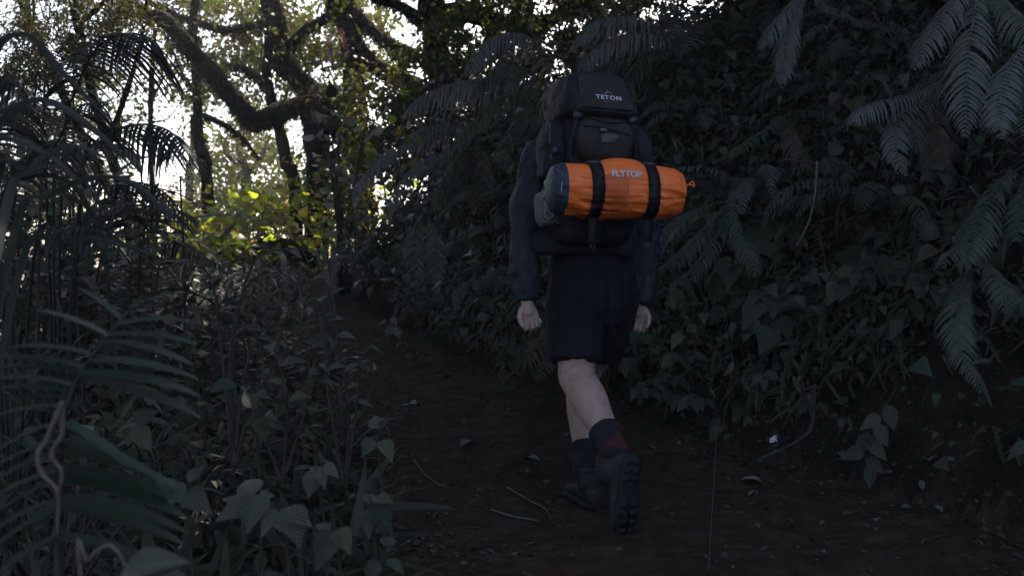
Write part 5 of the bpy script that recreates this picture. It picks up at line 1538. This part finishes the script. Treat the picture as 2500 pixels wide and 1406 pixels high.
sprig(s3, [(Fp(3.0, (690, 1180), (700, 1000), (680, 880), (640, 800)), 6), (Fp(3.0, (690, 1180), (740, 1020), (770, 920), (800, 880)), 6), (Fp(3.0, (690, 1180), (640, 1050), (620, 960), (560, 930)), 5)],
      'thin dark-stemmed bush in front of the arching pale shrub', M_BLEAF, leaf=.08)

# ------------------------------------------------------------------ foreground rosettes
def rosette(cx_, cy_, Y, leaves, label, mat):
    gp = g(cx_, Y); gp.z += .1
    top = at(cx_, cy_, Y)
    root = empty('leafy_plant', gp, label, 'plant', 'broad-leaved plants in the near corner')
    mb = MB(); tube(mb, [gp, gp.lerp(top, .6) + Vector((.02, 0, 0)), top], [.005, .004, .003], M=6, n=12); link('stem', mb.mesh('stem', gp), M_STEMG, root)
    for (px, py, dY) in leaves:
        t = at(px, py, Y + dY); d = t - top
        leaf_obj(HEART if rl_.random() < .35 else OVATE, 'r%d' % (rl_.random() < .35), mat, top + d * .14 + Vector((rl_.uniform(-.01, .01), 0, rl_.uniform(-.03, .02))), d + Vector((0, 0, rl_.uniform(-.03, .02))), (rl_.uniform(-.4, .4), -.6, .75), d.length * rl_.uniform(.75, .95), root)
    return root
rosette(625, 1215, 2.15, [(510, 1250, -.05), (590, 1290, -.08), (530, 1180, .02), (660, 1180, .02), (600, 1150, .05), (690, 1240, -.05)], 'rosette with one broad grey leaf low in the near corner', M_PALELEAF)
rosette(690, 1230, 2.05, [(765, 1255, -.03), (640, 1262, -.05), (730, 1320, -.05)], 'plant with a wide folded pale leaf beside the broad grey one', M_PALELEAF)
rosette(780, 1155, 2.35, [(830, 1160, 0), (755, 1215, -.04), (800, 1205, -.04), (740, 1150, .03), (790, 1110, .05)], 'small four-leaved pale plant above the wide folded leaf', M_PALELEAF)
rosette(905, 1215, 2.3, [(855, 1240, -.03), (945, 1230, -.03), (900, 1300, -.06), (920, 1160, .05), (945, 1300, -.05)], 'plant with triangular dull leaves at the corner of the trail', M_BLEAF)
rosette(820, 1290, 2.1, [(745, 1365, -.05), (850, 1275, 0), (870, 1340, -.04), (780, 1260, .03)], 'dull drooping-leaved plant below the triangular leaves', M_BLEAF)
rosette(930, 1350, 2.15, [(980, 1385, -.03), (880, 1390, -.03), (950, 1300, .04)], 'low dull plant at the bottom edge beside the trail', M_BLEAF)
rosette(920, 1060, 2.7, [(880, 1100, -.03), (960, 1100, -.03), (910, 1010, .03), (950, 1040, .02)], 'small green sprout under the snapped twig at the trail edge', M_BLEAF)
rosette(450, 1180, 2.0, [(380, 1150, 0), (500, 1130, .03), (420, 1240, -.03), (520, 1200, -.03)], 'dim leafy plant between the fern and the broad grey leaf', M_BLEAF)
rosette(330, 1060, 2.4, [(270, 1090, 0), (390, 1020, .03), (300, 1000, .05), (380, 1110, -.03)], 'dim plant in the shadow behind the foreground frond', M_ULEAF)
rosette(620, 1000, 2.8, [(560, 1040, 0), (680, 1020, 0), (600, 940, .03), (650, 1060, -.03)], 'dim plant in the dark gap beneath the pale arching shrub', M_ULEAF)

# the large frond close to the lens: every leaflet is a piece of its own
fb_ = Vector((-.72, 1.35, hz(-.72, 1.35)))
ff = empty('fern', fb_, 'large blurred fern frond filling the near corner, with broad ribbed leaflets', 'fern')
RY = 1.45
rach = catmull(Fp(RY, (140, 1420, -.05), (140, 1300), (142, 1150), (160, 1000), (205, 900, .03), (280, 800, .08), (350, 720, .12)), 40)
mb = MB(); tube(mb, [fb_] + [Vector(p) for p in rach], [.006] + list(np.linspace(.005, .002, 40)), M=7, cap='flat')
fo = link('frond', mb.mesh('frond', fb_), M_STEMG, ff)
LEAFLET = leaf_t(.062, [(0, .5), (.08, .9), (.3, 1), (.6, 1), (.84, .68), (.94, .36), (1, .04)], .45, .24)
prs = [ # root index on the rachis, tip px, tip py, depth
 (36, 440, 700, .1), (33, 470, 770, .06), (30, 462, 868, .02), (27, 470, 900, 0), (24, 478, 990, -.03), (34, 190, 690, .1), (31, 90, 740, .05), (28, 20, 830, .02), (25, -20, 880, 0), (22, -20, 935, -.02), (20, -40, 1010, -.03),
 (18, 330, 1140, -.05), (15, 420, 1165, -.05), (12, 440, 1235, -.06), (9, 430, 1300, -.06), (35, 400, 735, .1), (31, 470, 820, .04), (25, 475, 940, -.02), (16, 380, 1150, -.05), (13, 430, 1200, -.05), (10, 435, 1268, -.06), (26, -20, 855, .01), (23, -20, 908, -.01), (21, -30, 970, -.02), (16, -25, 1130, -.05), (13, -30, 1210, -.05), (10, -30, 1290, -.06), (18, -20, 1090, -.05), (15, -30, 1170, -.05), (12, -30, 1250, -.06), (9, -30, 1330, -.06), (6, 380, 1370, -.06), (6, -20, 1400, -.06)]
for i, px, py, dY in prs:
    p = rach[i]; t = npv(at(px, py, RY + dY)); d = t - p
    lf = leaf_obj(LEAFLET, 'leaflet', M_NEARFERN, p, d + np.array([0, 0, .12 * np.linalg.norm(d)]), (rl_.uniform(-.15, .15), -.35, .9), float(np.linalg.norm(d)), fo, 'leaflet')
# dead twining vine on it
dv = Fp(1.40, (150, 985), (120, 1060), (92, 1110), (105, 1160), (140, 1200), (140, 1300))
mb = MB(); tube(mb, dv, np.linspace(.0042, .0018, len(dv)), M=7, n=34, bump=.45, bs=90)
o = link('vine', mb.mesh('vine', dv[-1]), M_DRYVINE); o.location = dv[-1]
tag(o, 'pale dead vine looping down the near fern, left strand', 'vine', 'dead vines on the near fern')
dv = Fp(1.41, (152, 990), (150, 1060), (125, 1110), (150, 1150), (145, 1200))
mb = MB(); tube(mb, dv, np.linspace(.0042, .0018, len(dv)), M=7, n=34, bump=.45, bs=90)
o = link('vine', mb.mesh('vine', dv[-1]), M_DRYVINE); o.location = dv[-1]
tag(o, 'pale dead vine twisting beside the looping strand on the near fern', 'vine', 'dead vines on the near fern')
# pale curled leaf and stalk at the bottom edge
pb = Vector((-.46, 1.3, hz(-.46, 1.3)))
pr = empty('leafy_plant', pb, 'pale blurred leaf on a curling dry stalk at the bottom edge', 'plant')
st_ = Fp(1.3, (200, 1440), (215, 1370), (260, 1330), (290, 1350), (310, 1390))
mb = MB(); tube(mb, [pb] + st_, [.003, .0026, .0024, .0021, .0018, .0014], M=6, n=30); link('stem', mb.mesh('stem', pb), M_DRYVINE, pr)
lq = at(300, 1395, 1.3)
for t in (at(430, 1345, 1.28), at(450, 1400, 1.26)):
    leaf_obj(OVATE, 'ovate', M_PALELEAF, lq, t - lq, (.1, -.5, .8), (t - lq).length * 1.05, pr)

# ------------------------------------------------------------------ litter on the trail
def litter(n, smin, smax, T, mat, label, name, flat=.12):
    x = rng.uniform(-1.2, 3.0, n * 3); y = rng.uniform(3.2, 9.5, n * 3)
    d, _ = bank_d(x, y); le = np.interp(y, LE[:, 0], LE[:, 1])
    edge = np.minimum(np.abs(x - le), np.abs(d))
    ok = (x > le - .1) & (d < .15) & (rng.random(n * 3) < .12 + .88 * np.exp(-edge / .3))
    x, y = x[ok][:n], y[ok][:n]; P, Nn = surf(x, y); m = len(P)
    a = rng.uniform(0, 6.28, m); D = np.stack([np.cos(a), np.sin(a), np.zeros(m)], -1) + rdir(m) * flat
    o = leaf_mass(name, T, P + Nn * .006, D, Nn + rdir(m) * flat * 2.2, rng.uniform(smin, smax, m), mat)
    o['kind'] = 'stuff'; o['label'] = label; o['category'] = 'litter'
litter(4200, .012, .05, OVATE, M_LITTER, 'small dead leaves and bits strewn over the dark trail', 'leaf_litter')
litter(1500, .03, .13, leaf_t(.02, [(0, 1), (.5, 1), (1, .6)], .3, .1), M_LITTER, 'thin dry twigs and stalks strewn over the dark trail', 'twig_litter')
M_DRYL = leafmat('dry_leaf', [(0.12, 0.10, 0.085), (0.17, 0.145, 0.125), (0.09, 0.07, 0.055)], [(0.1, 0.1, 0.1)], 0, .85, .15)
def on_ground(px, py):
    p, okk = hit(px, py, 2.0); return p
CURL = leaf_t(.32, [(0, .05), (.15, .6), (.35, 1), (.6, .85), (.82, .5), (1, .04)], .75, -.12, .02)
for px, py, s, lab in [(1860, 1185, .085, 'largest pale curled dead leaf on the open trail'), (1830, 1220, .05, 'small tan leaf just before the largest pale dead leaf'), (1125, 1098, .10, 'flat tan scrap of bark-like leaf on the left half of the trail'),
                       (1280, 1127, .085, 'long grey dead leaf lying left of the planted boot'), (1085, 930, .06, 'tan leaf on the trail under the bank ferns'), (1385, 1070, .05, 'tan leaf near the planted boot\'s ankle'),
                       (2010, 1125, .05, 'pale dead leaf at the foot of the bank past the curved root'), (2265, 1135, .07, 'ragged pale leaf near the dangling leafy stem'), (2000, 1360, .05, 'dead leaf at the bottom edge of the open trail'),
                       (1600, 1105, .05, 'reddish dead leaf beside the raised boot'), (2300, 1260, .05, 'dead leaf alone on the bare near end of the trail'), (1330, 1190, .05, 'brown leaf left of the planted boot'), (2140, 1290, .04, 'small dead leaf between the bottom edge and the bank')]:
    p = on_ground(px, py)
    o = link('dry_leaf', mesh_np('dry_leaf', CURL[0], CURL[1]), M_DRYL)
    o.location = p + Vector((0, 0, .012)); o.scale = (s * 1.1,) * 3; o.rotation_euler = (rl_.uniform(-.2, .35), rl_.uniform(-.3, .3), rl_.uniform(0, 6.28))
    tag(o, lab, 'leaf', 'dead leaves on the trail')
p = on_ground(1890, 1092)
mb = MB(); q = np.array([(-.03, -.012, .0), (-.008, -.018, .014), (.022, -.006, .006), (.034, .012, .02), (.006, .018, .026), (-.022, .010, .012)]); mb.add(q, None, [(0, 1, 5), (1, 4, 5), (1, 2, 4), (2, 3, 4)])
mb.add(q + np.array([0, .0008, -.001]), None, [(5, 1, 0), (5, 4, 1), (4, 2, 1), (4, 3, 2)])
o = link('paper_scrap', mb.mesh('paper_scrap', smooth=False), M_WHITE); o.location = p + Vector((0, 0, .02)); o.rotation_euler = (.5, 0, .3)
tag(o, 'crumpled white paper scrap at the foot of the bank', 'paper')
for pts, lab in ([((1240, 1195), (1290, 1225), (1330, 1250), (1345, 1275)), 'crooked dry twig lying on the trail before the boots'], [((1200, 1255), (1250, 1268), (1310, 1275)), 'straight dry twig nearest the bottom of the trail'], [((1010, 1130), (1040, 1165), (1075, 1190)), 'bent dry twig on the left half of the trail']):
    P = [on_ground(*q) + Vector((0, 0, .008)) for q in pts]; mb = MB(); tube(mb, P, [.005, .004, .003, .002][:len(P)], M=6, n=14, bump=.2, bs=50)
    o = link('twig', mb.mesh('twig', P[0]), M_DRYVINE); o.location = P[0]; tag(o, lab, 'twig')
tp0, tp1 = at(1752, 1018, 5.3), on_ground(1729, 1398)  # thin pale line, built as a taut strand
mb = MB(); tube(mb, [tp0, tp0.lerp(tp1, .5) + Vector((0, 0, -.01)), tp1], .0011, M=5, n=16)
o = link('pale_strand', mb.mesh('pale_strand', tp0), M_GREYP); o.location = tp0
tag(o, 'thin pale strand stretched from the bank-foot plant down across the trail', 'thread')
# pebbles and crumbs of soil
n = 1400
x = rng.uniform(-.8, 2.6, n); y = rng.uniform(3.3, 8.5, n); d, _ = bank_d(x, y); le = np.interp(y, LE[:, 0], LE[:, 1]); ok = (d < .25) & (x > le - .05); x, y = x[ok], y[ok]
P, Nn = surf(x, y); mb = MB(); s = rng.uniform(.004, .014, len(P)) * rng.uniform(.5, 1.4, len(P))
ico = np.array([(1, 0, 0), (-1, 0, 0), (0, 1, 0), (0, -1, 0), (0, 0, .7), (0, 0, -.7)]); it = np.array([(0, 2, 4), (2, 1, 4), (1, 3, 4), (3, 0, 4), (2, 0, 5), (1, 2, 5), (3, 1, 5), (0, 3, 5)])
V = ico[None] * s[:, None, None] * rng.uniform(.6, 1.3, (len(P), 6, 1)) + P[:, None]
mb.add(V.reshape(-1, 3), None, (it[None] + (np.arange(len(P)) * 6)[:, None, None]).reshape(-1, 3))
o = link('gravel', mb.mesh('gravel'), M_SOIL); o['kind'] = 'stuff'; o['label'] = 'soil crumbs and grit on the dark trail'; o['category'] = 'gravel'

# ------------------------------------------------------------------ thin haze added to imitate a lens veil's lifted blacks
mb = MB(); box(mb, (0, 12, -2), ((1, 0, 0), (0, 1, 0), (0, 0, 1)), (16, 26, 14))
m = bpy.data.materials.new('veil_haze'); m.use_nodes = True; nt = m.node_tree; nt.nodes.remove(nt.nodes['Principled BSDF'])
pv = nt.nodes.new('ShaderNodeVolumePrincipled'); pv.inputs['Density'].default_value = HAZE; pv.inputs['Color'].default_value = (.92, .92, 1, 1); pv.inputs['Anisotropy'].default_value = .3
nt.links.new(pv.outputs[0], nt.nodes['Material Output'].inputs['Volume'])
hzo = link('haze', mb.mesh('haze', smooth=False), m); hzo['kind'] = 'stuff'; hzo['label'] = 'thin added haze over the trail and the trees, imitating lens veil'; hzo['category'] = 'haze'
